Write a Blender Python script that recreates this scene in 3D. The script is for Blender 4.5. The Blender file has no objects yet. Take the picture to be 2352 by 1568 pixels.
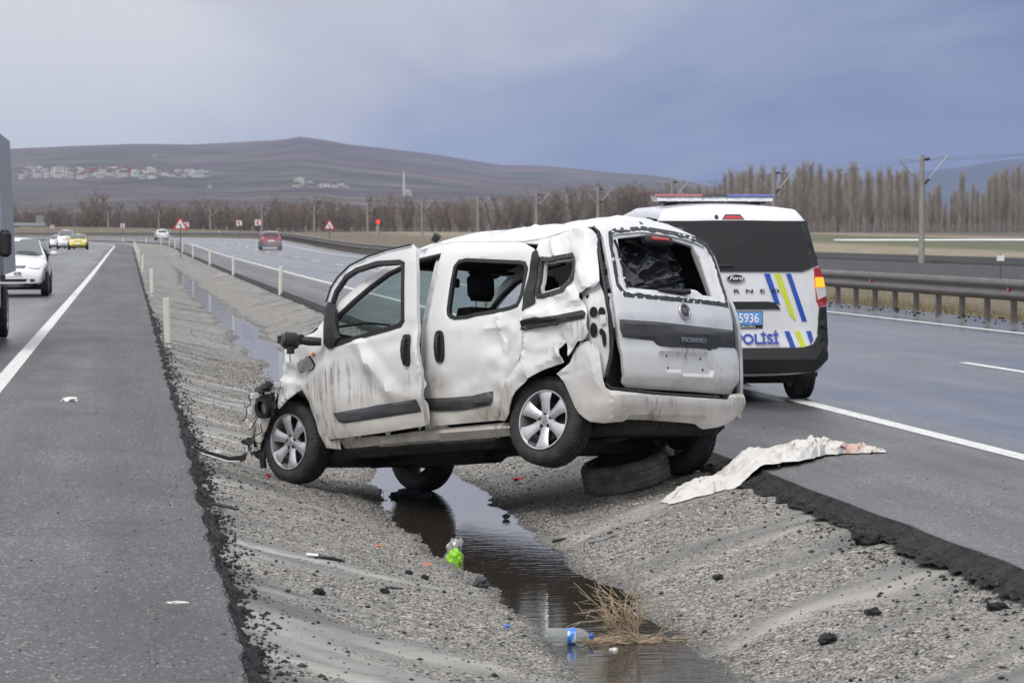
import bpy, bmesh, math, random
import numpy as np
from mathutils import Vector, Matrix, noise
from mathutils.geometry import delaunay_2d_cdt
random.seed(7); rng = np.random.default_rng(7)
SC = bpy.context.scene
COL = SC.collection
R = math.radians
# ------------------------------------------------------------------ camera
cd = bpy.data.cameras.new('camera'); cam = bpy.data.objects.new('camera', cd); COL.objects.link(cam)
cam.location = (0, 0, 1.57)
cam.rotation_euler = (math.pi/2 - math.atan(250/6700), 0, -math.atan(882/6700))
cd.sensor_width = 36; cd.lens = 36*6700/2352; cd.clip_start = .5; cd.clip_end = 60000
cd.dof.use_dof = True; cd.dof.focus_distance = 20.8; cd.dof.aperture_fstop = 9
SC.camera = cam
# ------------------------------------------------------------------ sky and sun
SUN_EL, SUN_AZ = R(48), R(215)          # azimuth clockwise from +Y
W = bpy.data.worlds.new('World'); SC.world = W; W.use_nodes = True
nt = W.node_tree; nt.nodes.clear()
def N(tree, typ, **kw):
    n = tree.nodes.new(typ)
    for k, v in kw.items():
        if k.startswith('i_'):
            key = k[2:]; key = int(key) if key.isdigit() else key.replace('_', ' ')
            n.inputs[key].default_value = v
        else: setattr(n, k, v)
    return n
def ramp(tree, stops, interp='LINEAR'):
    n = tree.nodes.new('ShaderNodeValToRGB'); cr = n.color_ramp; cr.interpolation = interp
    while len(cr.elements) < len(stops): cr.elements.new(.5)
    for e, (p, c) in zip(cr.elements, stops):
        e.position = p; e.color = (*c, 1) if len(c) == 3 else c
    return n
def math_(tree, op, a, b=None, c=None, clamp=False):
    n = tree.nodes.new('ShaderNodeMath'); n.operation = op; n.use_clamp = clamp
    for i, v in enumerate((a, b, c)):
        if v is None: continue
        if isinstance(v, (int, float)): n.inputs[i].default_value = v
        else: tree.links.new(v, n.inputs[i])
    return n.outputs[0]
def mixc(tree, f, a, b, mode='MIX'):
    n = tree.nodes.new('ShaderNodeMix'); n.data_type = 'RGBA'; n.blend_type = mode
    for s, v in ((n.inputs[0], f), (n.inputs[6], a), (n.inputs[7], b)):
        if isinstance(v, (int, float)): s.default_value = v
        elif isinstance(v, tuple): s.default_value = (*v, 1)
        else: tree.links.new(v, s)
    return n.outputs[2]
tc = N(nt, 'ShaderNodeTexCoord'); sx = N(nt, 'ShaderNodeSeparateXYZ'); nt.links.new(tc.outputs['Generated'], sx.inputs[0])
sky = N(nt, 'ShaderNodeTexSky', sky_type='NISHITA', sun_disc=False, sun_elevation=SUN_EL, sun_rotation=SUN_AZ, air_density=1.5, dust_density=3)
mp = N(nt, 'ShaderNodeMapping'); mp.inputs['Scale'].default_value = (5, 5, 17); mp.inputs['Location'].default_value = (2.3, .7, 4.1); nt.links.new(tc.outputs['Generated'], mp.inputs[0])
nz = N(nt, 'ShaderNodeTexNoise', i_Scale=1.0, i_Detail=7, i_Roughness=.55, i_Distortion=.6); nt.links.new(mp.outputs[0], nz.inputs[0])
# storm front: lighter cloud to the west (left) and overhead, darker slate cloud to the east
s = math_(nt, 'MULTIPLY_ADD', sx.outputs[0], -3.4, .44)
s = math_(nt, 'ADD', s, math_(nt, 'MULTIPLY', sx.outputs[2], 8.5))
s = math_(nt, 'ADD', s, math_(nt, 'MULTIPLY_ADD', nz.outputs[0], 1.8, -.9))
s = math_(nt, 'MULTIPLY_ADD', s, .5, .42, True)
cr = ramp(nt, [(0, (.085, .13, .29)), (.3, (.135, .185, .36)), (.55, (.275, .325, .485)), (.8, (.52, .535, .61)), (1, (.68, .69, .72))], 'EASE')
nt.links.new(s, cr.inputs[0])
zc = math_(nt, 'MAXIMUM', sx.outputs[2], 0)
lum = math_(nt, 'MULTIPLY_ADD', zc, 1.1, .93)
cc = mixc(nt, 1.0, cr.outputs[0], (1, 1, 1)); 
vm = N(nt, 'ShaderNodeVectorMath', operation='SCALE'); nt.links.new(cr.outputs[0], vm.inputs[0]); nt.links.new(lum, vm.inputs['Scale'])
b1 = N(nt, 'ShaderNodeBackground', i_Strength=.06); nt.links.new(sky.outputs[0], b1.inputs[0])
b2 = N(nt, 'ShaderNodeBackground', i_Strength=1.0); nt.links.new(vm.outputs[0], b2.inputs[0])
mx = N(nt, 'ShaderNodeMixShader', i_0=.93); nt.links.new(b1.outputs[0], mx.inputs[1]); nt.links.new(b2.outputs[0], mx.inputs[2])
wo = N(nt, 'ShaderNodeOutputWorld'); nt.links.new(mx.outputs[0], wo.inputs[0])
sd = bpy.data.lights.new('sun', 'SUN'); sd.energy = 1.5; sd.angle = R(18); sd.color = (1, .96, .9)
sun = bpy.data.objects.new('sun', sd); COL.objects.link(sun)
sun.rotation_euler = (math.pi/2 - SUN_EL, 0, -SUN_AZ + math.pi)
vs = SC.view_settings; vs.view_transform = 'Standard'; vs.look = 'None'; vs.exposure = .16; vs.gamma = 1; vs.use_curve_mapping = False
SC.render.engine = 'CYCLES'

HAZE_D = 7.5e-5
# ------------------------------------------------------------------ helpers
def mat(name, col, rough=.6, metal=0., var=None, bump=None, coat=0., trans=0., ior=1.45, emit=None, spec=.5, alpha=1.):
    """var=(scale, colour2, stretch xyz, lo, hi)   bump=(scale, strength, distance)"""
    m = bpy.data.materials.new(name); m.use_nodes = True; t = m.node_tree; b = t.nodes['Principled BSDF']
    b.inputs['Base Color'].default_value = (*col, 1); b.inputs['Roughness'].default_value = rough; b.inputs['Metallic'].default_value = metal
    b.inputs['Coat Weight'].default_value = coat; b.inputs['Coat Roughness'].default_value = .08
    b.inputs['Transmission Weight'].default_value = trans; b.inputs['IOR'].default_value = ior; b.inputs['Specular IOR Level'].default_value = spec
    b.inputs['Alpha'].default_value = alpha
    if emit: b.inputs['Emission Color'].default_value = (*emit[0], 1); b.inputs['Emission Strength'].default_value = emit[1]
    tcn = None
    def coords(st):
        nonlocal tcn
        tcn = tcn or N(t, 'ShaderNodeTexCoord')
        mm = N(t, 'ShaderNodeMapping'); mm.inputs['Scale'].default_value = st; t.links.new(tcn.outputs['Object'], mm.inputs[0]); return mm.outputs[0]
    if var:
        sc, c2, st, lo, hi = var
        n = N(t, 'ShaderNodeTexNoise', i_Scale=sc, i_Detail=5, i_Roughness=.6); t.links.new(coords(st), n.inputs[0])
        r = ramp(t, [(lo, col), (hi, c2)]); t.links.new(n.outputs[0], r.inputs[0]); t.links.new(r.outputs[0], b.inputs['Base Color'])
    if bump:
        n = N(t, 'ShaderNodeTexNoise', i_Scale=bump[0], i_Detail=4); t.links.new(coords((1, 1, 1)), n.inputs[0])
        bp = N(t, 'ShaderNodeBump', i_Strength=bump[1], i_Distance=bump[2]); t.links.new(n.outputs[0], bp.inputs['Height']); t.links.new(bp.outputs[0], b.inputs['Normal'])
    return m
def tagit(o, label=None, cat=None, group=None, kind=None):
    if label: o['label'] = label
    if cat: o['category'] = cat
    if group: o['group'] = group
    if kind: o['kind'] = kind
    return o
def empty(name, loc=(0, 0, 0), rz=0., label=None, cat=None, group=None):
    o = bpy.data.objects.new(name, None); COL.objects.link(o); o.location = loc; o.rotation_euler = (0, 0, rz); o.empty_display_size = .1
    return tagit(o, label, cat, group)
def link(name, me, parent=None, loc=None):
    o = bpy.data.objects.new(name, me); COL.objects.link(o)
    if parent: o.parent = parent
    if loc: o.location = loc
    return o
def smooth_me(me, on=True):
    if len(me.polygons): me.polygons.foreach_set('use_smooth', [on]*len(me.polygons))
def fast(verts, faces, m=None, smooth=False, name='mesh'):
    me = bpy.data.meshes.new(name)
    verts = np.asarray(verts, np.float32); faces = np.asarray(faces, np.int32); k = faces.shape[1]
    me.vertices.add(len(verts)); me.vertices.foreach_set('co', verts.ravel())
    me.loops.add(faces.size); me.loops.foreach_set('vertex_index', faces.ravel())
    me.polygons.add(len(faces)); me.polygons.foreach_set('loop_start', np.arange(0, faces.size, k, dtype=np.int32))
    me.update(calc_edges=True); me.validate()
    if smooth: smooth_me(me)
    if m: me.materials.append(m)
    return me
class MB:
    """collects shapes, builds one mesh object"""
    def __init__(s): s.v = []; s.f = []
    def add(s, vs, fs):
        o = len(s.v); s.v += [tuple(v) for v in vs]; s.f += [tuple(i+o for i in f) for f in fs]; return s
    def box(s, a, b, bev=0.):
        x0, y0, z0 = a; x1, y1, z1 = b
        if bev <= 0:
            return s.add([(x0,y0,z0),(x1,y0,z0),(x1,y1,z0),(x0,y1,z0),(x0,y0,z1),(x1,y0,z1),(x1,y1,z1),(x0,y1,z1)],
                         [(0,3,2,1),(4,5,6,7),(0,1,5,4),(1,2,6,5),(2,3,7,6),(3,0,4,7)])
        e = bev; vs = []
        for z, k in ((z0, e), (z0+e, 0), (z1-e, 0), (z1, e)):
            vs += [(x0+e+k*.7,y0+k,z),(x1-e-k*.7,y0+k,z),(x1-k,y0+e+k*.7,z),(x1-k,y1-e-k*.7,z),(x1-e-k*.7,y1-k,z),(x0+e+k*.7,y1-k,z),(x0+k,y1-e-k*.7,z),(x0+k,y0+e+k*.7,z)]
        fs = [tuple(range(7,-1,-1)), tuple(range(24,32))]
        for r in range(3):
            for i in range(8): j=(i+1)%8; fs.append((r*8+i, r*8+j, r*8+8+j, r*8+8+i))
        return s.add(vs, fs)
    def tube(s, pts, r, n=8, cap=True):
        pts = [Vector(p) for p in pts]; rs = r if isinstance(r, (list, tuple)) else [r]*len(pts)
        vs = []; fs = []
        d0 = (pts[1]-pts[0]).normalized(); up = Vector((0,0,1)) if abs(d0.z) < .9 else Vector((1,0,0))
        for i, p in enumerate(pts):
            d = (pts[min(i+1,len(pts)-1)]-pts[max(i-1,0)]).normalized()
            a = d.cross(up).normalized(); b = a.cross(d)
            for k in range(n):
                t = 2*math.pi*k/n; vs.append(p+(a*math.cos(t)+b*math.sin(t))*rs[i])
        for i in range(len(pts)-1):
            for k in range(n):
                j=(k+1)%n; fs.append((i*n+k,(i+1)*n+k,(i+1)*n+j,i*n+j))
        if cap: fs += [tuple(range(n)), tuple(range(len(vs)-1, len(vs)-n-1, -1))]
        return s.add(vs, fs)
    def lathe(s, prof, n=32, axis='y', c=(0,0,0), mod=None, close=False):
        vs = []; fs = []; m = len(prof)
        for k in range(n):
            t = 2*math.pi*k/n
            for i, (r, h) in enumerate(prof):
                rr = r + (mod(i, k) if mod else 0)
                p = {'y':(rr*math.cos(t),h,rr*math.sin(t)),'z':(rr*math.cos(t),rr*math.sin(t),h),'x':(h,rr*math.cos(t),rr*math.sin(t))}[axis]
                vs.append((p[0]+c[0],p[1]+c[1],p[2]+c[2]))
        for k in range(n):
            j=(k+1)%n
            for i in range(m if close else m-1):
                i2=(i+1)%m
                fs.append((k*m+i, j*m+i, j*m+i2, k*m+i2))
        return s.add(vs, fs)
    def prism(s, poly, f0, f1):
        """poly 2-D list mapped by f0/f1 to the two end faces"""
        n = len(poly); vs = [f0(p) for p in poly]+[f1(p) for p in poly]
        fs = [tuple(range(n)), tuple(range(2*n-1, n-1, -1))]+[(i+n, (i+1)%n+n, (i+1)%n, i) for i in range(n)]
        return s.add(vs, fs)
    def grid(s, rows, closed=False):
        m = len(rows[0]); vs = [p for r in rows for p in r]; fs = []
        for i in range(len(rows)-1):
            for j in range(m if closed else m-1):
                k=(j+1)%m; fs.append((i*m+j, i*m+k, (i+1)*m+k, (i+1)*m+j))
        return s.add(vs, fs)
    def mesh(s, m=None, smooth=False, fix=True, name='mesh'):
        me = bpy.data.meshes.new(name); me.from_pydata(s.v, [], s.f)
        if fix:
            bm = bmesh.new(); bm.from_mesh(me); bmesh.ops.recalc_face_normals(bm, faces=bm.faces); bm.to_mesh(me); bm.free()
        me.update()
        if smooth: smooth_me(me); me.set_sharp_from_angle(angle=R(38))
        if m: me.materials.append(m)
        return me
    def build(s, name, m=None, parent=None, smooth=False, loc=None, fix=True):
        return link(name, s.mesh(m, smooth, fix), parent, loc)
def copy_tree(o, parent=None):
    c = o.copy(); COL.objects.link(c); c.parent = parent
    for ch in list(o.children): copy_tree(ch, c)
    return c
def inpoly(x, y, P):
    c = False; j = len(P)-1
    for i in range(len(P)):
        if (P[i][1] > y) != (P[j][1] > y) and x < (P[j][0]-P[i][0])*(y-P[i][1])/(P[j][1]-P[i][1])+P[i][0]: c = not c
        j = i
    return c
def refine(P, sp):
    out = []
    for a, b in zip(P, P[1:]+P[:1]):
        n = max(1, int(math.hypot(b[0]-a[0], b[1]-a[1])/sp+.5))
        out += [(a[0]+(b[0]-a[0])*k/n, a[1]+(b[1]-a[1])*k/n) for k in range(n)]
    return out
def chaikin(P, it=1, keep=()):
    for _ in range(it):
        Q = []
        for i, (a, b) in enumerate(zip(P, P[1:]+P[:1])):
            Q += [(a[0]*.75+b[0]*.25, a[1]*.75+b[1]*.25), (a[0]*.25+b[0]*.75, a[1]*.25+b[1]*.75)]
        P = Q
    return P
def tri2d(outer, holes=(), sp=.05):
    """triangulated 2-D panel: returns points, tris (ccw), set of rim indices"""
    loops = [refine(list(outer), sp)]+[refine(list(h), sp) for h in holes]
    pts = []; edges = []
    for L in loops:
        o = len(pts); pts += L; edges += [(o+i, o+(i+1) % len(L)) for i in range(len(L))]
    nb = len(pts); B = np.array(pts)
    x0, y0 = B.min(0); x1, y1 = B.max(0); row = 0; y = y0+sp*.5
    while y < y1:
        x = x0+(sp*.5 if row % 2 else 0)
        while x < x1:
            if inpoly(x, y, loops[0]) and not any(inpoly(x, y, h) for h in loops[1:]) and ((B-(x, y))**2).sum(1).min() > (sp*.55)**2:
                pts.append((x, y))
            x += sp
        y += sp*.87; row += 1
    r = delaunay_2d_cdt([Vector(p) for p in pts], edges, [], 0, 1e-6)
    V = [(v[0], v[1]) for v in r[0]]; F = []
    for f in r[2]:
        cx = sum(V[i][0] for i in f)/3; cy = sum(V[i][1] for i in f)/3
        if inpoly(cx, cy, loops[0]) and not any(inpoly(cx, cy, h) for h in loops[1:]):
            a, b, c = f
            if (V[b][0]-V[a][0])*(V[c][1]-V[a][1])-(V[c][0]-V[a][0])*(V[b][1]-V[a][1]) < 0: b, c = c, b
            F.append((a, b, c))
    rim = {i for i, org in enumerate(r[3]) if any(k < nb for k in org)}
    return V, F, rim
def panel(name, outer, fn, m, parent, holes=(), sp=.05, thick=.012, disp=None, rimoff=.006, smooth=True):
    """sheet panel: fn(a, b, off) -> xyz, disp(a, b) adds to off"""
    V, F, rim = tri2d(outer, holes, sp)
    P = [fn(a, b, (disp(a, b) if disp else 0.)-(rimoff if i in rim else 0.)) for i, (a, b) in enumerate(V)]
    me = bpy.data.meshes.new(name); me.from_pydata(P, [], F); me.update()
    if smooth: smooth_me(me)
    me.materials.append(m); o = link(name, me, parent)
    if thick:
        md = o.modifiers.new('thickness', 'SOLIDIFY'); md.thickness = thick; md.offset = -1; es = o.modifiers.new('edges', 'EDGE_SPLIT'); es.split_angle = R(21); es.use_edge_sharp = False
    return o
def text_mesh(txt, size, m, depth=.004, bold=0., shear=0., spacing=1.):
    c = bpy.data.curves.new('lettering', 'FONT'); c.body = txt; c.size = size; c.extrude = depth; c.offset = bold; c.shear = shear
    c.align_x = 'CENTER'; c.align_y = 'CENTER'; c.space_character = spacing; c.resolution_u = 4
    o = bpy.data.objects.new('t', c); COL.objects.link(o)
    dg = bpy.context.evaluated_depsgraph_get(); me = bpy.data.meshes.new_from_object(o.evaluated_get(dg))
    bpy.data.objects.remove(o); bpy.data.curves.remove(c); me.materials.clear(); me.materials.append(m); return me
def nz3(x, y, z): return noise.noise(Vector((x, y, z)))
def fbm(x, y, z=0., o=4): return noise.fractal(Vector((x, y, z)), 1.0, 2.0, o)
def crum(a, z, f, s):
    d = noise.voronoi(Vector((a*f+.6*noise.noise(Vector((a*f, z*f, s+9))), z*f, s)))[0]; return d[0]
def sstep(a, b, x):
    t = min(1, max(0, (x-a)/(b-a))); return t*t*(3-2*t)
def lerp(tab, v):
    if v <= tab[0][0]: return tab[0][1]
    for (a, b), (c, d) in zip(tab, tab[1:]):
        if v <= c: return b+(d-b)*(v-a)/(c-a)
    return tab[-1][1]
# road frame: s to the right of the camera's line, y along it; bends left from y = 290
RY0, RRAD = 292., 1240.
def lift(s, y): return .16*sstep(90, 260, y)+.042*sstep(190, 320, y)*max(-12, min(s+1, 26))
def road(s, y, z=0.):
    z = z+lift(s, y)
    if y <= RY0: return (s, y, z)
    t = (y-RY0)/RRAD
    return ((RRAD+s)*math.cos(t)-RRAD, RY0+(RRAD+s)*math.sin(t), z)
# ================================================================== SETTING
def asphalt_mat(name, base, speck, wet_lo, wet_hi, wscale, x_wet, x_dry, dry):
    m = bpy.data.materials.new(name); m.use_nodes = True; t = m.node_tree; b = t.nodes['Principled BSDF']
    c = N(t, 'ShaderNodeTexCoord'); o = c.outputs['Object']
    def mapped(s):
        q = N(t, 'ShaderNodeMapping'); q.inputs['Scale'].default_value = s; t.links.new(o, q.inputs[0]); return q.outputs[0]
    v = N(t, 'ShaderNodeTexVoronoi', i_Scale=95); t.links.new(o, v.inputs[0])
    hs = N(t, 'ShaderNodeSeparateColor'); t.links.new(v.outputs['Color'], hs.inputs[0])
    r1 = ramp(t, [(0, tuple(x*.45 for x in base)), (.5, base), (.93, tuple(x*1.5 for x in base)), (.985, speck)]); t.links.new(hs.outputs[0], r1.inputs[0])
    n2 = N(t, 'ShaderNodeTexNoise', i_Scale=1.0, i_Detail=6, i_Roughness=.65); t.links.new(mapped(wscale), n2.inputs[0])
    n3 = N(t, 'ShaderNodeTexNoise', i_Scale=1.3, i_Detail=5); t.links.new(mapped((1, .35, 1)), n3.inputs[0])
    r3 = ramp(t, [(.3, (.62, .62, .62)), (.7, (1.3, 1.3, 1.28))]); t.links.new(n3.outputs[0], r3.inputs[0])
    n4 = N(t, 'ShaderNodeTexNoise', i_Scale=1.0, i_Detail=5, i_Roughness=.6); t.links.new(mapped((1.7, .018, 1)), n4.inputs[0])     # tracks worn along the lanes
    r4 = ramp(t, [(.34, (.68, .68, .68)), (.66, (1.28, 1.28, 1.27))]); t.links.new(n4.outputs[0], r4.inputs[0])
    n5 = N(t, 'ShaderNodeTexNoise', i_Scale=.45, i_Detail=4, i_Roughness=.6, i_Distortion=1.2); t.links.new(o, n5.inputs[0]); r5 = ramp(t, [(.56, (1, 1, 1)), (.64, (.70, .69, .69))]); t.links.new(n5.outputs[0], r5.inputs[0])   # old stains
    col = mixc(t, 1, r1.outputs[0], r3.outputs[0], 'MULTIPLY'); col = mixc(t, 1, col, r4.outputs[0], 'MULTIPLY'); col = mixc(t, 1, col, r5.outputs[0], 'MULTIPLY'); t.links.new(col, b.inputs['Base Color'])
    rr = N(t, 'ShaderNodeMapRange'); rr.inputs[1].default_value = .35; rr.inputs[2].default_value = .65; rr.inputs[3].default_value = wet_lo; rr.inputs[4].default_value = wet_hi
    t.links.new(n2.outputs[0], rr.inputs[0])
    xs = N(t, 'ShaderNodeSeparateXYZ'); t.links.new(o, xs.inputs[0])
    md = N(t, 'ShaderNodeMapRange', interpolation_type='SMOOTHSTEP'); md.inputs[1].default_value = x_wet; md.inputs[2].default_value = x_dry; t.links.new(xs.outputs[0], md.inputs[0])   # the gritty shoulder is drier than the driven lanes
    ml = N(t, 'ShaderNodeMath', operation='MULTIPLY_ADD'); t.links.new(md.outputs[0], ml.inputs[0]); ml.inputs[1].default_value = dry; t.links.new(rr.outputs[0], ml.inputs[2]); t.links.new(ml.outputs[0], b.inputs['Roughness'])
    b.inputs['Specular IOR Level'].default_value = .5
    bp = N(t, 'ShaderNodeBump', i_Strength=.18, i_Distance=.003); t.links.new(hs.outputs[1], bp.inputs['Height']); t.links.new(bp.outputs[0], b.inputs['Normal'])
    return m
M_ASPH_L = asphalt_mat('asphalt_left', (.047, .046, .049), (.34, .325, .30), .24, .40, (.5, .03, 1), -2.0, -1.0, .24)
M_ASPH_R = asphalt_mat('asphalt_right', (.058, .057, .061), (.30, .29, .28), .11, .28, (.55, .02, 1), 6.8, 5.4, .27)
M_TAR = mat('tar_edge', (.008, .008, .009), .7, var=(30, (.026, .026, .026), (1, 1, 1), .35, .7), bump=(70, 1., .03))
M_PAINT = mat('road_paint', (.62, .62, .60), .5, var=(14, (.30, .30, .29), (1, .4, 1), .52, .74), bump=(150, .4, .003))

def gravel_mat():
    m = bpy.data.materials.new('gravel'); m.use_nodes = True; t = m.node_tree; b = t.nodes['Principled BSDF']; b.inputs['Roughness'].default_value = .82
    c = N(t, 'ShaderNodeTexCoord'); o = c.outputs['Object']
    v = N(t, 'ShaderNodeTexVoronoi', i_Scale=75); t.links.new(o, v.inputs[0])
    sp = N(t, 'ShaderNodeSeparateColor'); t.links.new(v.outputs['Color'], sp.inputs[0])
    rg = ramp(t, [(0, (.03, .03, .032)), (.25, (.09, .085, .08)), (.5, (.22, .21, .19)), (.8, (.34, .32, .29)), (1, (.52, .49, .45))]); t.links.new(sp.outputs[0], rg.inputs[0])
    def mapped(s, l=(0, 0, 0), rz=0):
        q = N(t, 'ShaderNodeMapping'); q.inputs['Scale'].default_value = s; q.inputs['Location'].default_value = l; q.inputs['Rotation'].default_value = (0, 0, rz); t.links.new(o, q.inputs[0]); return q.outputs[0]
    fine = N(t, 'ShaderNodeTexNoise', i_Scale=260, i_Detail=3); t.links.new(o, fine.inputs[0])
    at_ = N(t, 'ShaderNodeAttribute', attribute_name='fan'); fs = N(t, 'ShaderNodeSeparateColor'); t.links.new(at_.outputs['Color'], fs.inputs[0])
    rd = ramp(t, [(0, (.085, .082, .077)), (.35, (.14, .135, .126)), (.62, (.21, .20, .184)), (1, (.36, .345, .32))]); t.links.new(fs.outputs[1], rd.inputs[0])
    rf = ramp(t, [(.3, (.78, .78, .78)), (.7, (1.18, 1.18, 1.18))]); t.links.new(fine.outputs[0], rf.inputs[0])
    dust = mixc(t, 1, rd.outputs[0], rf.outputs[0], 'MULTIPLY')
    nm_ = N(t, 'ShaderNodeTexNoise', i_Scale=9, i_Detail=6, i_Roughness=.75); t.links.new(o, nm_.inputs[0]); rm_ = ramp(t, [(.32, (.55, .55, .55)), (.68, (1.35, 1.35, 1.35))]); t.links.new(nm_.outputs[0], rm_.inputs[0])
    grv = mixc(t, 1, rg.outputs[0], rm_.outputs[0], 'MULTIPLY')
    xs = N(t, 'ShaderNodeSeparateXYZ'); t.links.new(o, xs.inputs[0])
    f = fs.outputs[0]
    col = mixc(t, f, grv, dust)
    # damp rim along the water
    dz = N(t, 'ShaderNodeMapRange'); dz.inputs[1].default_value = -.435; dz.inputs[2].default_value = -.395; dz.inputs[3].default_value = .42; dz.inputs[4].default_value = 1; t.links.new(xs.outputs[2], dz.inputs[0])
    col = mixc(t, 1, col, dz.outputs[0], 'MULTIPLY'); t.links.new(col, b.inputs['Base Color'])
    h = math_(t, 'MULTIPLY', math_(t, 'SUBTRACT', 1, v.outputs['Distance']), math_(t, 'SUBTRACT', 1.1, f))
    bp = N(t, 'ShaderNodeBump', i_Strength=.9, i_Distance=.008); t.links.new(h, bp.inputs['Height']); t.links.new(bp.outputs[0], b.inputs['Normal'])
    return m
M_GRAV = gravel_mat()
def shift(y): return .75*sstep(90, 240, y)
PROF = [(.30, -.10), (.44, -.11), (.62, -.15), (1.2, -.285), (1.95, -.42), (2.30, -.50), (2.66, -.425), (3.4, -.27), (3.95, -.165), (4.2, -.13), (4.5, -.12)]
def median_z(s, y):
    c = shift(y)
    sp = s - c*math.exp(-((s-2.4)/1.0)**2)
    z = lerp(PROF, sp)
    w = math.exp(-((s-2.37)/1.3)**2)
    return z+.035*fbm(s*.9, y*.35, 1.3)*(.4+w)+.012*fbm(s*4, y*4, 7.7)
def ys_geo(y0, y1, d0, k):
    out = [y0]
    while out[-1] < y1: out.append(out[-1]+max(d0, (out[-1]-8)*k))
    return out
def sheet(name, ss, ys, zf, m, smooth=True, kind='structure'):
    V = [road(s, y, zf(s, y)) for y in ys for s in ss]; n = len(ss)
    F = [(i*n+j, i*n+j+1, (i+1)*n+j+1, (i+1)*n+j) for i in range(len(ys)-1) for j in range(n-1)]
    return tagit(link(name, fast(V, F, m, smooth)), kind=kind)
med_s = list(np.arange(.30, 4.52, .06))
def fan(x, y):
    """(share of fine dust, its paleness) of the fans washed down from both road edges"""
    d = x-.5 if x < 2.35 else 4.15-x; q = y+.75*d+(0 if x < 2.35 else 40)
    n1 = fbm(q*1.25, d*.45, 2.2)*1.5; n2 = fbm(q*2.6, d*.6, 7.1, 3)
    side = 1.0 if x < 2.35 else .75
    f = .62*side-d*.50+n1*.75+.25*n2; p = .48+.75*fbm(q*1.9+3, d*.5, 4.4)+.3*fbm(q*6, d*1.5, 3.3, 3)
    return min(1, max(0, f*1.5)), min(1, max(0, p))
msh = sheet('median', med_s, ys_geo(5, 620, .07, .006), median_z, M_GRAV)
ca = msh.data.color_attributes.new('fan', 'FLOAT_COLOR', 'POINT'); buf = []
for v_ in msh.data.vertices:
    f_, p_ = fan(v_.co.x, v_.co.y); buf += [f_, p_, 0, 1]
ca.data.foreach_set('color', buf)
# roads
def edge_l(y): return .42+.05*fbm(y*1.1, 3.1)+.02*fbm(y*6, 9.2)
def edge_r(y): return 4.22+.02*fbm(y*1.3, 5.5)
YR = ys_geo(-6, 900, .25, .008)
def road_strip(name, m, inner, outer, y_list):
    V = []; F = []; k = 14
    for y in y_list:
        e0 = inner(y); e1 = outer
        for j in range(k+1):
            u = j/k; s_ = e0+(e1-e0)*u
            d = abs(s_-e0); V.append(road(s_, y, -.035*math.exp(-d/.10)))
    n = k+1
    for i in range(len(y_list)-1):
        for j in range(k): F.append((i*n+j, i*n+j+1, (i+1)*n+j+1, (i+1)*n+j))
    if outer < 0: F = [f[::-1] for f in F]
    return tagit(link(name, fast(V, F, m, True)), kind='structure')
rl = road_strip('left_road', M_ASPH_L, edge_l, -11.2, YR)
rr = road_strip('right_road', M_ASPH_R, edge_r, 15.6, YR)
# torn tar edges that drop from the asphalt to the gravel
def tar_edge(name, e, side, w0, w1, y1=300):
    V = []; F = []; k = 12; yl = ys_geo(6, y1, .03, .004)
    for y in yl:
        wd = w0+w1*abs(fbm(y*1.7, 2.2*side+4))+.5*w1*fbm(y*7, 1.1)
        for j in range(k+1):
            u = j/k; s_ = e(y)-side*.006+side*wd*u
            zz = -.03-(.10)*u**.8
            bz = median_z(max(.3, min(4.5, s_)), y)
            zz = max(zz+.02*(1-u), bz+.012*(1-u)-.02*u) if u > .5 else zz
            zz += .022*noise.noise(Vector((s_*22, y*22, 3)))*min(1, u*5)+.014*noise.noise(Vector((s_*60, y*60, 8)))*min(1, u*5)
            V.append(road(s_+.012*noise.noise(Vector((y*25, u*9, 1)))*min(1, u*4), y, zz))
    n = k+1
    for i in range(len(yl)-1):
        for j in range(k): F.append((i*n+j, i*n+j+1, (i+1)*n+j+1, (i+1)*n+j))
    if side < 0: F = [f[::-1] for f in F]
    return tagit(link(name, fast(V, F, M_TAR, True)), kind='structure')
tar_edge('left_road_edge', edge_l, 1, .05, .12)
tar_edge('right_road_edge', edge_r, -1, .11, .12)
# painted lines (4 mm above the asphalt)
def line(name, s0, w, y0, y1, parent):
    yl = [y for y in YR if y0 < y < y1]; yl = [y0]+yl+[y1]
    V = []; F = []
    for y in yl:
        for j in range(2): V.append(road(s0-w/2+w*j, y, .004))
    for i in range(len(yl)-1): F.append((2*i, 2*i+1, 2*i+3, 2*i+2))
    return link(name, fast(V, F, M_PAINT), parent)
line('edge_line', -1.33, .17, -4, 760, rl); line('edge_line', -9.0, .15, -4, 760, rl)
line('edge_line', 6.2, .17, -4, 760, rr); line('edge_line', 13.8, .15, -4, 760, rr)
for i in range(30):
    line('lane_dash', -5.15, .14, 6+18*i, 12+18*i, rl)
    line('lane_dash', 10.0, .14, 10.2+18*i, 16.2+18*i, rr)
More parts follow.
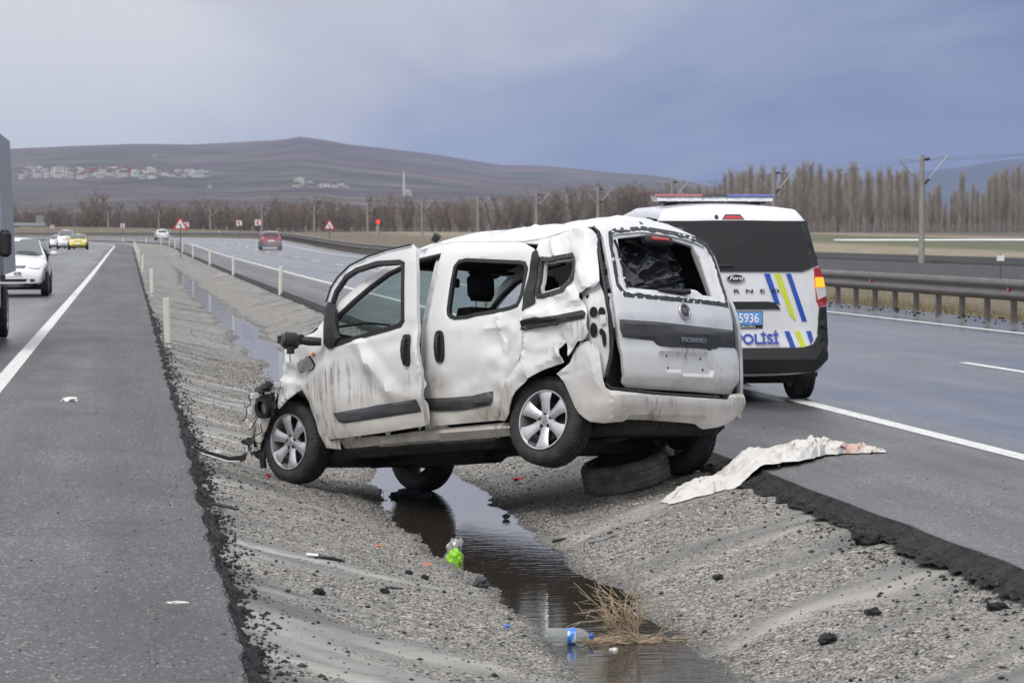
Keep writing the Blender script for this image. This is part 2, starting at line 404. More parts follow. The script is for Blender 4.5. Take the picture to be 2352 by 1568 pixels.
# water in the channel
M_WATER = bpy.data.materials.new('ditch_water'); M_WATER.use_nodes = True
t = M_WATER.node_tree; b = t.nodes['Principled BSDF']; b.inputs['Base Color'].default_value = (.035, .03, .024, 1); b.inputs['Roughness'].default_value = .035; b.inputs['IOR'].default_value = 1.33; b.inputs['Specular IOR Level'].default_value = .6
c = N(t, 'ShaderNodeTexCoord'); q = N(t, 'ShaderNodeMapping'); q.inputs['Scale'].default_value = (2, 7, 1); t.links.new(c.outputs['Object'], q.inputs[0])
n = N(t, 'ShaderNodeTexNoise', i_Scale=2.2, i_Detail=3, i_Roughness=.5); t.links.new(q.outputs[0], n.inputs[0])
bp = N(t, 'ShaderNodeBump', i_Strength=.10, i_Distance=.02); t.links.new(n.outputs[0], bp.inputs['Height']); t.links.new(bp.outputs[0], b.inputs['Normal'])
WZ = -.432
def water_strip():
    V = []; F = []; yl = ys_geo(4, 250, .5, .02)
    for y in yl:
        for j in range(5): V.append((1.6+1.6*j/4+shift(y), y, WZ))
    for i in range(len(yl)-1):
        for j in range(4): F.append((i*5+j, i*5+j+1, i*5+j+6, i*5+j+5))
    return tagit(link('ditch_water', fast(V, F, M_WATER, True)), kind='structure')
water_strip()
# ---- open ground
def ground_z(s, y):
    d = math.hypot(s, y)
    z = -1.25+3.0*sstep(150, 720, d)
    if s > 15: z = -.06+(z+.06)*sstep(16.2, 26, s)
    elif s < -10.5: z = -.06+(z+.06)*sstep(-12, -20, s)
    else: z = -.9-.02*0
    if 15 < s < 30 or -20 < s < -10.5: z += .05*fbm(s*.8, y*.3, 2)
    return z+.12*fbm(s*.03, y*.03, 5)*sstep(20, 60, abs(s))-(lift(s, y) if abs(s) > 30 else 0)*sstep(30, 60, abs(s))
def ground_mat():
    m = bpy.data.materials.new('open_ground'); m.use_nodes = True; t = m.node_tree; b = t.nodes['Principled BSDF']; b.inputs['Roughness'].default_value = .95
    c = N(t, 'ShaderNodeTexCoord'); o = c.outputs['Object']; xs = N(t, 'ShaderNodeSeparateXYZ'); t.links.new(o, xs.inputs[0])
    n0 = N(t, 'ShaderNodeTexNoise', i_Scale=.05, i_Detail=4); t.links.new(o, n0.inputs[0])
    x = math_(t, 'ADD', xs.outputs[0], math_(t, 'MULTIPLY_ADD', n0.outputs[0], 14, -7))
    f = math_(t, 'MULTIPLY', x, 1/260, None, True)
    tan = (.135, .108, .075); brn = (.085, .062, .05); grn = (.095, .10, .05); pale = (.24, .20, .15); olv = (.085, .085, .045)
    r = ramp(t, [(0, tan), (.19, tan), (.235, pale), (.36, pale), (.40, grn), (.52, grn), (.545, pale), (.60, (.16, .12, .095)), (.66, brn), (.72, olv), (.8, brn), (1, (.10, .085, .055))]); t.links.new(f, r.inputs[0])
    n1 = N(t, 'ShaderNodeTexNoise', i_Scale=.6, i_Detail=8, i_Roughness=.7); q = N(t, 'ShaderNodeMapping'); q.inputs['Scale'].default_value = (1, .25, 1); t.links.new(o, q.inputs[0]); t.links.new(q.outputs[0], n1.inputs[0])
    r1 = ramp(t, [(.3, (.55, .58, .5)), (.7, (1.35, 1.3, 1.2))]); t.links.new(n1.outputs[0], r1.inputs[0])
    t.links.new(mixc(t, 1, r.outputs[0], r1.outputs[0], 'MULTIPLY'), b.inputs['Base Color'])
    bp = N(t, 'ShaderNodeBump', i_Strength=.8, i_Distance=.15); t.links.new(n1.outputs[0], bp.inputs['Height']); t.links.new(bp.outputs[0], b.inputs['Normal'])
    return m
M_GROUND = ground_mat()
gs = sorted(set([round(x, 2) for x in list(np.linspace(-2600, -60, 26))+list(np.linspace(-60, -20, 9))+list(np.arange(-20, -10, 1))+[-10, -5, 0, 5, 10, 15.0]+list(np.arange(15.3, 30, .7))+list(np.linspace(30, 60, 16))+list(np.linspace(65, 260, 30))+list(np.linspace(290, 2600, 24))]))
gy = list(np.arange(-60, 6, 12))+ys_geo(6, 1500, 1.0, .03)
V = []; n = len(gs)
for y in gy:
    for s_ in gs:
        if abs(s_) > 120 and y > RY0:     # wide of the road the frame goes straight on
            k = sstep(120, 400, abs(s_)); a = road(s_, y, ground_z(s_, y)); V.append((a[0]*(1-k)+s_*k, a[1]*(1-k)+y*k, a[2]))
        else: V.append(road(s_, y, ground_z(s_, y)))
F = [(i*n+j, i*n+j+1, (i+1)*n+j+1, (i+1)*n+j) for i in range(len(gy)-1) for j in range(n-1)]
tagit(link('ground', fast(V, F, M_GROUND, True)), kind='structure')
# snow lying along a field edge
M_SNOW = mat('old_snow', (.75, .77, .8), .8, bump=(3, .4, .05))
V = []; F = []
for i in range(60):
    x = 108+1.2*i; w = (.5+3.2*max(0, fbm(x*.09, 1.7)+.35))*sstep(106, 122, x)
    for j in range(4):
        y = 440-.12*(x-108)+w*(j-1.5); V.append((x, y, -1.25+3.0*sstep(150, 720, math.hypot(x, y))+.06+(.06 if j in (1, 2) else -.1)))
for i in range(59):
    for j in range(3): F.append((i*4+j, i*4+j+1, i*4+j+5, i*4+j+4))
tagit(link('snow_patch', fast(V, F, M_SNOW, True)), kind='stuff')
# ---- hills (6 km) and the far blue range (9 km)
def uX(u, D): return D*math.tan(math.atan(882/6700)+math.atan((u-1176)/6700))
RIDGE = [(-2500, 380), (-1500, 345), (-600, 362), (0, 347), (160, 340), (310, 335), (440, 338), (560, 332), (650, 326), (690, 319), (740, 325), (800, 335), (900, 345), (1000, 358), (1100, 374), (1150, 383), (1250, 385), (1350, 395), (1430, 405), (1530, 415), (1600, 428), (1690, 442), (1850, 470), (2100, 500), (2600, 505), (3400, 480), (4600, 450)]
def hill_z(u, D):
    hr = (534-lerp(RIDGE, u))/6700*6200+1.57
    f = sstep(1350, 6200, D)
    k = .72*f+.28*((D-1350)/4850)**2 if D > 1350 else 0
    if D > 6200: k = 1-.35*sstep(6200, 9000, D)
    x = uX(u, D)
    fold = 16*fbm(x*.0016, D*.0011, 3.3, 5)*sstep(1400, 2600, D)*(1-.85*sstep(4800, 6200, D))
    return 1.5+(hr-1.5)*k+fold
def hill_mat(name, cols, sc):
    m = bpy.data.materials.new(name); m.use_nodes = True; t = m.node_tree; b = t.nodes['Principled BSDF']; b.inputs['Roughness'].default_value = 1; b.inputs['Specular IOR Level'].default_value = .1
    c = N(t, 'ShaderNodeTexCoord'); o = c.outputs['Object']
    q = N(t, 'ShaderNodeMapping'); q.inputs['Scale'].default_value = (.0011*sc, .0028*sc, .004*sc); t.links.new(o, q.inputs[0])
    n = N(t, 'ShaderNodeTexNoise', i_Scale=1, i_Detail=9, i_Roughness=.62, i_Distortion=.5); t.links.new(q.outputs[0], n.inputs[0])
    r = ramp(t, [(.32, cols[0]), (.45, cols[1]), (.56, cols[2]), (.68, cols[3])]); t.links.new(n.outputs[0], r.inputs[0])
    q2 = N(t, 'ShaderNodeMapping'); q2.inputs['Scale'].default_value = (.004*sc, .012*sc, .03*sc); t.links.new(o, q2.inputs[0])
    n2 = N(t, 'ShaderNodeTexNoise', i_Scale=1, i_Detail=8, i_Roughness=.7); t.links.new(q2.outputs[0], n2.inputs[0])
    r2 = ramp(t, [(.3, (.35, .35, .36)), (.5, (.95, .95, .95)), (.7, (1.8, 1.75, 1.7))]); t.links.new(n2.outputs[0], r2.inputs[0])
    t.links.new(mixc(t, 1, r.outputs[0], r2.outputs[0], 'MULTIPLY'), b.inputs['Base Color'])
    bp = N(t, 'ShaderNodeBump', i_Strength=.7, i_Distance=12/sc); t.links.new(n2.outputs[0], bp.inputs['Height']); t.links.new(bp.outputs[0], b.inputs['Normal'])
    return m
M_HILL = hill_mat('hill_ground', ((.058, .044, .056), (.115, .082, .088), (.088, .088, .066), (.20, .16, .15)), 1)  # purple-brown soil, with bluish distance haze partly put into the colour
us = list(np.arange(-2400, -300, 120))+list(np.arange(-300, 2700, 22))+list(np.arange(2700, 4600, 120)); Ds = [1250, 1350, 1500, 1700, 1900, 2100, 2300, 2500, 2700, 2900, 3100, 3300, 3500, 3700, 3900, 4100, 4300, 4500, 4700, 4900, 5100, 5300, 5500, 5700, 5850, 6000, 6100, 6200, 6350, 6700, 7100, 7500]
V = [(uX(u, D), D, hill_z(u, D)-(3 if D == 1250 else 0)) for D in Ds for u in us]; n = len(us)
F = [(i*n+j, i*n+j+1, (i+1)*n+j+1, (i+1)*n+j) for i in range(len(Ds)-1) for j in range(n-1)]
tagit(link('hills', fast(V, F, M_HILL, True)), kind='structure')
M_RANGE = hill_mat('far_range', ((.012, .016, .03), (.018, .022, .036), (.025, .03, .045), (.03, .036, .05)), .3)  # blue of the distant haze is put into this base colour too
FR = [(-2500, 470), (600, 480), (1300, 452), (1600, 436), (1760, 428), (1900, 421), (2020, 404), (2120, 389), (2200, 381), (2280, 367), (2352, 358), (2450, 350), (2600, 362), (2900, 340), (3400, 400), (4600, 430)]
V = []; fus = list(np.arange(-2400, 4600, 30)); n = len(fus)
for D, k in ((7600, -.02), (8000, .25), (8400, .6), (8800, .9), (9100, 1.), (9600, .8)):
    for u in fus:
        h = (534-lerp(FR, u))/6700*9100; V.append((uX(u, D), D, max(-20, h*k+70*fbm(uX(u, D)*.0008, D*.0008, 9)*(.3 if k < 1 else .08))))
F = [(i*n+j, i*n+j+1, (i+1)*n+j+1, (i+1)*n+j) for i in range(5) for j in range(n-1)]
tagit(link('far_mountains', fast(V, F, M_RANGE, True)), kind='structure')
# brown knoll behind the poplars on the right
V = []; F = []; n = 40
for i in range(14):
    for j in range(n):
        D = 1250+45*i; u = 2050+25*j; x = uX(u, D)
        V.append((x, D, 1+26*math.exp(-((u-2620)/270)**2)*math.exp(-((D-1560)/190)**2)+1.0*fbm(x*.02, D*.02)))
F = [(i*n+j, i*n+j+1, (i+1)*n+j+1, (i+1)*n+j) for i in range(13) for j in range(n-1)]
tagit(link('knoll', fast(V, F, M_HILL, True)), kind='structure')
# ---- railway
M_BALLAST = mat('ballast', (.035, .035, .038), .9, var=(3, (.075, .075, .08), (1, 1, 1), .4, .7), bump=(6, .8, .1))
V = []; F = []; yl = ys_geo(20, 900, 2, .02); pr = [(41.5, -1.15), (44.5, -.2), (57, -.2), (60.5, -1.2)]
for y in yl:
    for s_, z in pr: V.append(road(s_, y, z-lift(s_, y)))
for i in range(len(yl)-1):
    for j in range(3): F.append((i*4+j, i*4+j+1, i*4+j+5, i*4+j+4))
tagit(link('railway_bed', fast(V, F, M_BALLAST, False)), kind='structure')
M_RAIL = mat('rail_steel', (.035, .03, .028), .5, .6)
for k, s0 in enumerate((47.2, 53.6)):
    e = empty('railway_track', (0, 0, 0), 0, ['near railway track on dark ballast beyond the guardrail', 'far railway track on dark ballast beside the field'][k], 'railway track', 'railway tracks')
    for ds in (-.72, .72):
        V = []; F = []
        for y in yl:
            for a, z in ((-.07, -.19), (-.04, .02), (.04, .02), (.07, -.19)): V.append(road(s0+ds+a, y, z-lift(s0, y)))
        for i in range(len(yl)-1):
            for j in range(3): F.append((i*4+j, i*4+j+1, i*4+j+5, i*4+j+4))
        link('rail', fast(V, F, M_RAIL), e)
# ================================================================== WRECKED VAN
# body coordinates: x forward from the front axle, y left, z up; panels are cut in (a, z) with a running back along the left side and round the tail
YS = [(0.1,.77),(0.2,.79),(.35,.815),(.6,.85),(.8,.858),(1.0,.85),(1.1,.835),(1.3,.775),(1.5,.71),(1.62,.65),(1.72,.52),(1.8,.3)]
XT = [(.1,-3.11),(.25,-3.14),(.4,-3.17),(1.0,-3.16),(1.15,-3.13),(1.6,-2.95),(1.72,-2.82),(1.8,-2.6)]
RC = .14; A0 = 2.5; A1 = 2.95; A2 = A1+RC*math.pi/2
def ysz(z): return lerp(YS, z)
def SM(a, z, off=0.):
    y0 = ysz(z); xe = lerp(XT, z)+RC+.03
    if a <= A1:
        x = -a
        if a > A0: x = -A0+(xe+A0)*(a-A0)/(A1-A0)
        y = y0
        if x > .1: y -= .16*((x-.1)/.6)**2
        return (x, y+off, z)
    if a <= A2:
        t = (a-A1)/RC
        return (xe-(RC+off)*math.sin(t), y0-RC+(RC+off)*math.cos(t), z)
    w = y0-RC; y = w-(a-A2)
    if y >= -w: return (xe-RC-off-.03*(1-(y/w)**2), y, z)
    t = (-w-y)/RC
    if t < math.pi/2: return (xe-(RC+off)*math.cos(t), -w-(RC+off)*math.sin(t), z)
    return (min(xe+(t-math.pi/2)*RC, .6), -y0-off, z)
def DM(a, z, off=0.):                       # front door, ajar and bent out at the top
    x, y, z = SM(a, z, off)
    return (x, y+.02+.10*max(0, a-.42)/.9+.09*max(0, z-1.0)/.5*max(0, a-.3), z)
def RS(a, z, off=0.):                       # right-hand side
    x, y, z = SM(a, z, off); return (x, -y, z)
def frame_at(fn, a, z, off=0.):
    p = Vector(fn(a, z, off)); ex = (Vector(fn(a+.01, z, off))-p).normalized(); ey = (Vector(fn(a, z+.01, off))-p).normalized()
    ez = ex.cross(ey).normalized(); ey = ez.cross(ex)
    return Matrix(((ex.x, ey.x, ez.x, p.x), (ex.y, ey.y, ez.y, p.y), (ex.z, ey.z, ez.z, p.z), (0, 0, 0, 1)))
def inset(P, d):
    n = len(P); A = sum(P[i][0]*P[(i+1) % n][1]-P[(i+1) % n][0]*P[i][1] for i in range(n)); sg = 1 if A > 0 else -1; out = []
    for i in range(n):
        p0, p1, p2 = Vector(P[i-1]), Vector(P[i]), Vector(P[(i+1) % n])
        e1 = (p1-p0).normalized(); e2 = (p2-p1).normalized(); nn = Vector((-(e1.y+e2.y), e1.x+e2.x))*sg
        k = nn.length
        nn = nn/k if k > 1e-6 else Vector((0, 0)); out.append((p1.x+nn.x*d/max(.5, k/2), p1.y+nn.y*d/max(.5, k/2)))
    return out
def seg_d(a, z, p, q):
    dx, dz = q[0]-p[0], q[1]-p[1]; t = max(0, min(1, ((a-p[0])*dx+(z-p[1])*dz)/(dx*dx+dz*dz)))
    return math.hypot(a-p[0]-dx*t, z-p[1]-dz*t)
def crease(a, z, p, q, d, w): return d*max(0., 1-seg_d(a, z, p, q)/(1.7*w))**1.15
def dent(a, z, ca, cz, ra, rz, d): return -d*math.exp(-((a-ca)/ra)**2-((z-cz)/rz)**2)
def ridge(a, z, f, s): return 1-2*abs(noise.noise(Vector((a*f, z*f, s))))

def wreck_paint(name, dirt=1.):
    m = bpy.data.materials.new(name); m.use_nodes = True; t = m.node_tree; b = t.nodes['Principled BSDF']
    b.inputs['Coat Weight'].default_value = .35; b.inputs['Coat Roughness'].default_value = .06
    c = N(t, 'ShaderNodeTexCoord'); o = c.outputs['Object']; xs = N(t, 'ShaderNodeSeparateXYZ'); t.links.new(o, xs.inputs[0])
    def nzn(sc, st, det=5, ro=.6, loc=(0, 0, 0)):
        q = N(t, 'ShaderNodeMapping'); q.inputs['Scale'].default_value = st; q.inputs['Location'].default_value = loc; t.links.new(o, q.inputs[0])
        n = N(t, 'ShaderNodeTexNoise', i_Scale=sc, i_Detail=det, i_Roughness=ro); t.links.new(q.outputs[0], n.inputs[0]); return n.outputs[0]
    film = N(t, 'ShaderNodeMapRange', interpolation_type='SMOOTHSTEP'); film.inputs[1].default_value = .88; film.inputs[2].default_value = .24; film.inputs[3].default_value = 0; film.inputs[4].default_value = .85; t.links.new(xs.outputs[2], film.inputs[0])
    cloud = nzn(3.0, (1, 1, 1), 5, .6, (3, 1, 8)); f = math_(t, 'MULTIPLY', film.outputs[0], math_(t, 'MULTIPLY_ADD', cloud, 1.6, .05), None, True)
    f = math_(t, 'MULTIPLY', f, dirt)
    streak = nzn(1, (34, 34, 2.2), 4, .6); rst = ramp(t, [(.47, (0, 0, 0)), (.62, (1, 1, 1))]); t.links.new(streak, rst.inputs[0])
    blot = nzn(1.9, (1, 1, 1.6), 4, .55, (4, 2, 1)); rb = ramp(t, [(.49, (0, 0, 0)), (.66, (1, 1, 1))]); t.links.new(blot, rb.inputs[0])
    zb = N(t, 'ShaderNodeMapRange', interpolation_type='SMOOTHSTEP'); zb.inputs[1].default_value = 1.2; zb.inputs[2].default_value = .8; zb.inputs[3].default_value = 0; zb.inputs[4].default_value = 1; t.links.new(xs.outputs[2], zb.inputs[0])
    f2 = math_(t, 'MULTIPLY', math_(t, 'MULTIPLY', rb.outputs[0], math_(t, 'MULTIPLY_ADD', rst.outputs[0], .75, .25)), math_(t, 'MULTIPLY', zb.outputs[0], .8*dirt), None, True)
    c1 = mixc(t, f, (.70, .705, .712), (.40, .355, .295))
    c1 = mixc(t, f2, c1, (.15, .118, .088))
    # thin scuffs
    sc = nzn(7, (1, 1, 9), 8, .8, (2, 7, 3)); rs = ramp(t, [(.735, (0, 0, 0)), (.75, (1, 1, 1))]); t.links.new(sc, rs.inputs[0])
    c1 = mixc(t, math_(t, 'MULTIPLY', rs.outputs[0], .7), c1, (.10, .10, .11))
    t.links.new(c1, b.inputs['Base Color'])
    ro = math_(t, 'MULTIPLY_ADD', math_(t, 'ADD', f, f2), .45, .22); t.links.new(ro, b.inputs['Roughness'])
    wv = nzn(5, (1, 1, 1), 2); bp = N(t, 'ShaderNodeBump', i_Strength=.05, i_Distance=.02); t.links.new(wv, bp.inputs['Height']); t.links.new(bp.outputs[0], b.inputs['Normal'])
    return m
M_WP = wreck_paint('wreck_white_paint'); M_WPC = wreck_paint('wreck_white_paint_clean', .45)
M_WIN = mat('white_primer', (.66, .665, .67), .5, var=(14, (.45, .44, .42), (1, 1, .4), .45, .8))
M_BLK = mat('black_plastic', (.018, .018, .02), .55, bump=(90, .2, .004))
M_DGREY = mat('grey_plastic', (.045, .047, .053), .5, var=(6, (.085, .083, .08), (1, 1, .3), .4, .8), bump=(160, .25, .003))
M_RUB = mat('tyre_rubber', (.02, .02, .021), .75, var=(12, (.055, .05, .045), (1, 1, 1), .45, .75), bump=(60, .35, .01))
M_ALLOY = mat('alloy_rim', (.55, .56, .58), .34, .75, var=(10, (.26, .25, .24), (1, 1, 1), .5, .8))
M_DARK = mat('dark_void', (.008, .008, .009), .9)  # near-black colour standing in for shade in holes, gaps and cabin
M_UNDER = mat('underbody', (.014, .013, .012), .8, var=(5, (.035, .03, .025), (1, 1, 1), .4, .7), bump=(14, .8, .05))
M_SEALANT = mat('torn_sealant', (.05, .055, .06), .8, var=(50, (.13, .135, .14), (1, 1, 1), .5, .65), bump=(80, .9, .02))
M_FABRIC = mat('seat_fabric', (.012, .012, .013), .95, bump=(200, .4, .003))
M_GREYTR = mat('grey_trim', (.22, .22, .22), .7)
M_AIRBAG = mat('airbag_cloth', (.52, .53, .54), .85, bump=(6, .6, .05))
M_GLASSG = bpy.data.materials.new('green_tint_glass'); M_GLASSG.use_nodes = True
def thin_glass(m, tint, spec_rough=.02, cover=0., covercol=(.02, .02, .02)):
    t = m.node_tree; t.nodes.clear()
    tr = N(t, 'ShaderNodeBsdfTransparent'); tr.inputs[0].default_value = (*tint, 1); g = N(t, 'ShaderNodeBsdfGlossy', i_Roughness=spec_rough); fr = N(t, 'ShaderNodeLayerWeight', i_Blend=.5); fo = math_(t, 'MULTIPLY_ADD', math_(t, 'POWER', fr.outputs['Facing'], 4.), .6, .05)
    mx = N(t, 'ShaderNodeMixShader'); t.links.new(fo, mx.inputs[0]); t.links.new(tr.outputs[0], mx.inputs[1]); t.links.new(g.outputs[0], mx.inputs[2])
    out = mx.outputs[0]
    if cover:
        d = N(t, 'ShaderNodeBsdfDiffuse'); d.inputs[0].default_value = (*covercol, 1); m2 = N(t, 'ShaderNodeMixShader', i_0=cover); t.links.new(mx.outputs[0], m2.inputs[1]); t.links.new(d.outputs[0], m2.inputs[2]); out = m2.outputs[0]
    o = N(t, 'ShaderNodeOutputMaterial'); t.links.new(out, o.inputs[0]); return m
thin_glass(M_GLASSG, (.62, .76, .72), .03, .10, (.35, .40, .38))
M_REDL = mat('red_lens', (.45, .02, .025), .25, coat=.6)

wreck = empty('wrecked_van', (1.754, 22.007, -.324), 0, 'crashed white van straddling the ditch with crumpled side, open door and missing rear window', 'van')
wreck.rotation_euler = (R(3.28), R(5.79), R(131.5))
SLD = [(1.506,1.625),(1.645,1.644),(2.0,1.61),(2.174,1.591),(2.30,1.56),(2.406,1.51),(2.42,1.492),(2.412,1.311),(2.398,1.163),(2.401,0.928),(2.399,0.811),(2.339,0.699),(2.244,0.602),(2.164,0.49),(2.121,0.343),(1.792,0.341),(1.441,0.337),(1.48,0.654),(1.488,0.867),(1.501,1.08),(1.515,1.268),(1.517,1.445)]
SLW = [(1.695,1.107),(1.681,1.15),(1.672,1.352),(1.674,1.456),(1.71,1.495),(1.782,1.502),(2.065,1.465),(2.296,1.435),(2.348,1.423),(2.381,1.375),(2.375,1.198),(2.355,1.139),(2.34,1.114),(2.264,1.097),(2.104,1.084),(1.969,1.079),(1.879,1.068),(1.759,1.071),(1.721,1.085)]
QU = [(2.442,1.507),(2.438,1.573),(2.605,1.581),(2.688,1.592),(2.976,1.625),(3.01,1.624),(3.046,1.595),(3.071,1.56),(3.083,1.515),(3.069,1.443),(3.064,1.333),(3.052,1.224),(2.986,1.19),(2.917,1.164),(2.883,1.156),(2.889,1.129),(2.918,1.068),(2.943,1.008),(2.95,0.971),(2.951,0.914),(2.957,0.878),(2.921,0.829),(2.881,0.825),(2.829,0.769),(2.81,0.735),(2.793,0.783),(2.771,0.831),(2.726,0.788),(2.745,0.73),(2.748,0.691),(2.686,0.683),(2.546,0.652),(2.422,0.598),(2.326,0.526),(2.263,0.446),(2.23,0.374),(2.181,0.335),(2.127,0.343),(2.17,0.49),(2.25,0.602),(2.345,0.699),(2.405,0.811),(2.407,0.928),(2.404,1.163),(2.42,1.311)]
QW = [(2.51,1.158),(2.5,1.223),(2.491,1.357),(2.509,1.441),(2.611,1.428),(2.771,1.438),(2.86,1.442),(2.873,1.408),(2.865,1.31),(2.84,1.263),(2.743,1.18),(2.655,1.166),(2.548,1.152)]
BC = [(2.674,0.624),(2.784,0.685),(2.806,0.725),(2.829,0.769),(2.884,0.824),(2.996,0.818),(3.019,0.765),(3.026,0.652),(3.03,0.549),(3.038,0.505),(3.067,0.487),(3.173,0.477),(3.431,0.459),(3.878,0.444),(4.274,0.436),(4.315,0.469),(4.36,0.476),(4.50,0.487),(4.50,0.428),(4.46,0.364),(4.36,0.299),(4.283,0.267),(4.17,0.245),(4.005,0.23),(3.928,0.266),(3.829,0.273),(3.421,0.289),(3.187,0.293),(3.15,0.277),(3.01,0.27),(2.908,0.286),(2.858,0.314),(2.816,0.348),(2.787,0.391),(2.753,0.491),(2.723,0.571),(2.691,0.604)]
TG = [(3.073,1.64),(3.102,1.671),(3.283,1.734),(3.45,1.728),(3.809,1.69),(4.136,1.617),(4.317,1.552),(4.37,1.467),(4.40,1.298),(4.42,1.115),(4.44,0.993),(4.45,0.807),(4.48,0.781),(4.49,0.702),(4.47,0.568),(4.406,0.48),(4.341,0.477),(3.888,0.489),(3.479,0.498),(3.236,0.508),(3.202,0.526),(3.197,0.551),(3.201,0.69),(3.19,0.78),(3.182,0.837),(3.159,0.951),(3.148,1.132),(3.145,1.334),(3.128,1.538)]
TGW = [(3.217,1.556),(3.254,1.572),(3.526,1.604),(3.882,1.587),(4.136,1.561),(4.25,1.535),(4.30,1.464),(4.325,1.352),(4.35,1.134),(4.286,1.14),(3.478,1.158),(3.271,1.163),(3.228,1.215),(3.224,1.364)]
TGT = [(3.187,0.962),(3.576,0.957),(3.989,0.94),(4.435,0.927),(4.44,0.804),(4.25,0.803),(4.2,.782),(4.131,0.764),(4.021,0.768),(3.586,0.782),(3.545,.80),(3.511,0.826),(3.264,0.839),(3.206,0.844),(3.184,0.901)]
PLT = [(3.571,0.75),(4.091,0.737),(4.122,0.668),(4.151,0.61),(3.915,0.608),(3.624,0.62),(3.598,0.646)]
DOOR = [(0.49,1.0),(0.49,1.165),(0.498,1.30),(0.525,1.40),(0.597,1.475),(0.713,1.545),(0.933,1.591),(1.163,1.61),(1.454,1.616),(1.50,1.60),(1.516,1.57),(1.545,1.389),(1.555,1.123),(1.566,0.883),(1.592,0.722),(1.582,0.591),(1.553,0.336),(1.03,0.313),(0.484,0.298),(0.445,0.34),(0.462,0.53),(0.495,0.802)]
DOORW = [(0.624,0.964),(0.565,1.07),(0.535,1.27),(0.567,1.379),(0.667,1.479),(0.795,1.522),(1.046,1.544),(1.332,1.523),(1.391,1.5),(1.416,1.082),(1.375,1.045),(1.239,1.03),(0.945,1.0)]
FEND = [(0.48,1.157),(0.379,1.088),(0.228,1.037),(0.053,0.981),(0.033,0.877),(0.031,0.787),(-0.012,0.748),(-0.059,0.674),(-0.078,0.585),(-0.054,0.555),(0.115,0.614),(0.188,0.658),(0.268,0.674),(0.318,0.588),(0.33,0.497),(0.369,0.343),(0.416,0.242),(0.556,0.221),(0.563,0.298),(0.47,0.29),(0.434,0.341),(0.452,0.532),(0.484,0.804),(0.48,0.956)]
SILL = [(0.556,0.285),(0.948,0.298),(1.43,0.318),(2.127,0.327),(2.218,0.318),(2.21,0.235),(1.769,0.226),(1.038,0.218),(0.556,0.221)]
STRIP1 = [(0.582,0.482),(1.072,0.512),(1.53,0.522),(1.539,0.436),(1.053,0.419),(0.712,0.406),(0.629,0.417)]
STRIP2 = [(1.455,0.536),(1.736,0.525),(1.914,0.526),(2.10,0.546),(2.10,0.482),(2.076,0.451),(1.844,0.432),(1.72,0.433),(1.45,0.446)]
TRACK = [(2.412,1.002),(2.637,1.014),(2.915,1.036),(2.944,1.018),(2.944,0.981),(2.917,0.976),(2.574,0.952),(2.442,0.94),(2.411,0.94)]
CAP = [(0.204,0.875),(0.228,0.896),(0.343,0.928),(0.376,0.899),(0.413,0.843),(0.389,0.804),(0.293,0.787),(0.245,0.787),(0.218,0.823)]
def cw2ccw(P):
    A = sum(P[i][0]*P[(i+1) % len(P)][1]-P[(i+1) % len(P)][0]*P[i][1] for i in range(len(P))); return P if A > 0 else P[::-1]

# front door --------------------------------------------------------
def d_door(a, z):
    d = dent(a, z, 1.12, .66, .30, .20, .045)+crease(a, z, (.90, .96), (1.00, .82), .026, .055)+crease(a, z, (1.00, .82), (1.22, .60), .030, .065)+crease(a, z, (1.22, .60), (1.50, .53), .018, .05)+dent(a, z, .82, .72, .13, .14, .022)
    d += crease(a, z, (1.55, .95), (1.58, .72), .022, .05)+dent(a, z, .60, .82, .10, .16, .02)+crease(a, z, (.55, .95), (1.45, 1.0), .006, .03)
    d += .035*(crum(a, z, 3.2, 5)-.35)*sstep(.98, .85, z)*sstep(.55, .8, a)*sstep(.42, .55, z)
    return d+.004*fbm(a*5, z*5, 2)*sstep(1.1, .8, z)
fd = panel('front_door', DOOR, DM, M_WP, wreck, [DOORW], .03, .035, d_door); fd['label'] = 'dented front door hanging ajar without its glass'
panel('window_gasket', inset(cw2ccw(DOORW), -.004), lambda a, z, o=0: DM(a, z, o+.004), M_BLK, fd, [inset(cw2ccw(DOORW), .028)], .05, .03, None, .002)
panel('rub_strip', STRIP1, lambda a, z, o=0: DM(a, z, o+.018), M_DGREY, fd, [], .03, .03, lambda a, z: d_door(a, z), .012)
panel('sail_trim', [(0.492,1.27),(0.53,1.30),(0.60,1.27),(0.645,1.165),(0.70,1.022),(0.616,0.951),(0.579,0.950),(0.518,1.002),(0.493,1.172)], lambda a, z, o=0: DM(a, z, o+.02), M_BLK, fd, [], .05, .03, lambda a, z: .008*math.sin(a*60), .008)
MB().tube([DM(.497, 1.30, .012), DM(.524, 1.402, .012), DM(.597, 1.478, .012), DM(.713, 1.548, .012), DM(.933, 1.594, .012), DM(1.163, 1.613, .012), DM(1.45, 1.62, .012)], .007, 6).build('door_seal', M_BLK, fd)
def handle(fn, a, z, parent):
    fr = frame_at(fn, a, z, .012+(d_door if fn is DM else d_slide)(a, z))
    m = MB(); pl = [(.043*math.copysign(abs(math.cos(t))**.7, math.cos(t)), .115*math.copysign(abs(math.sin(t))**.7, math.sin(t))) for t in [2*math.pi*k/20 for k in range(20)]]
    m.prism(pl, lambda p: (p[0], p[1], -.02), lambda p: (p[0]*.96, p[1]*.97, .008))
    o = m.build('door_handle', M_BLK, parent); o.matrix_local = fr
    g = MB(); g.tube([(0, -.085, .012), (.0, -.06, .034), (0, .0, .042), (0, .06, .034), (0, .085, .012)], [.013, .017, .018, .017, .013], 10)
    q = g.build('grip', M_BLK, o, True); q.scale = (1, 1, .8); return o
handle(DM, 1.452, .872, fd)
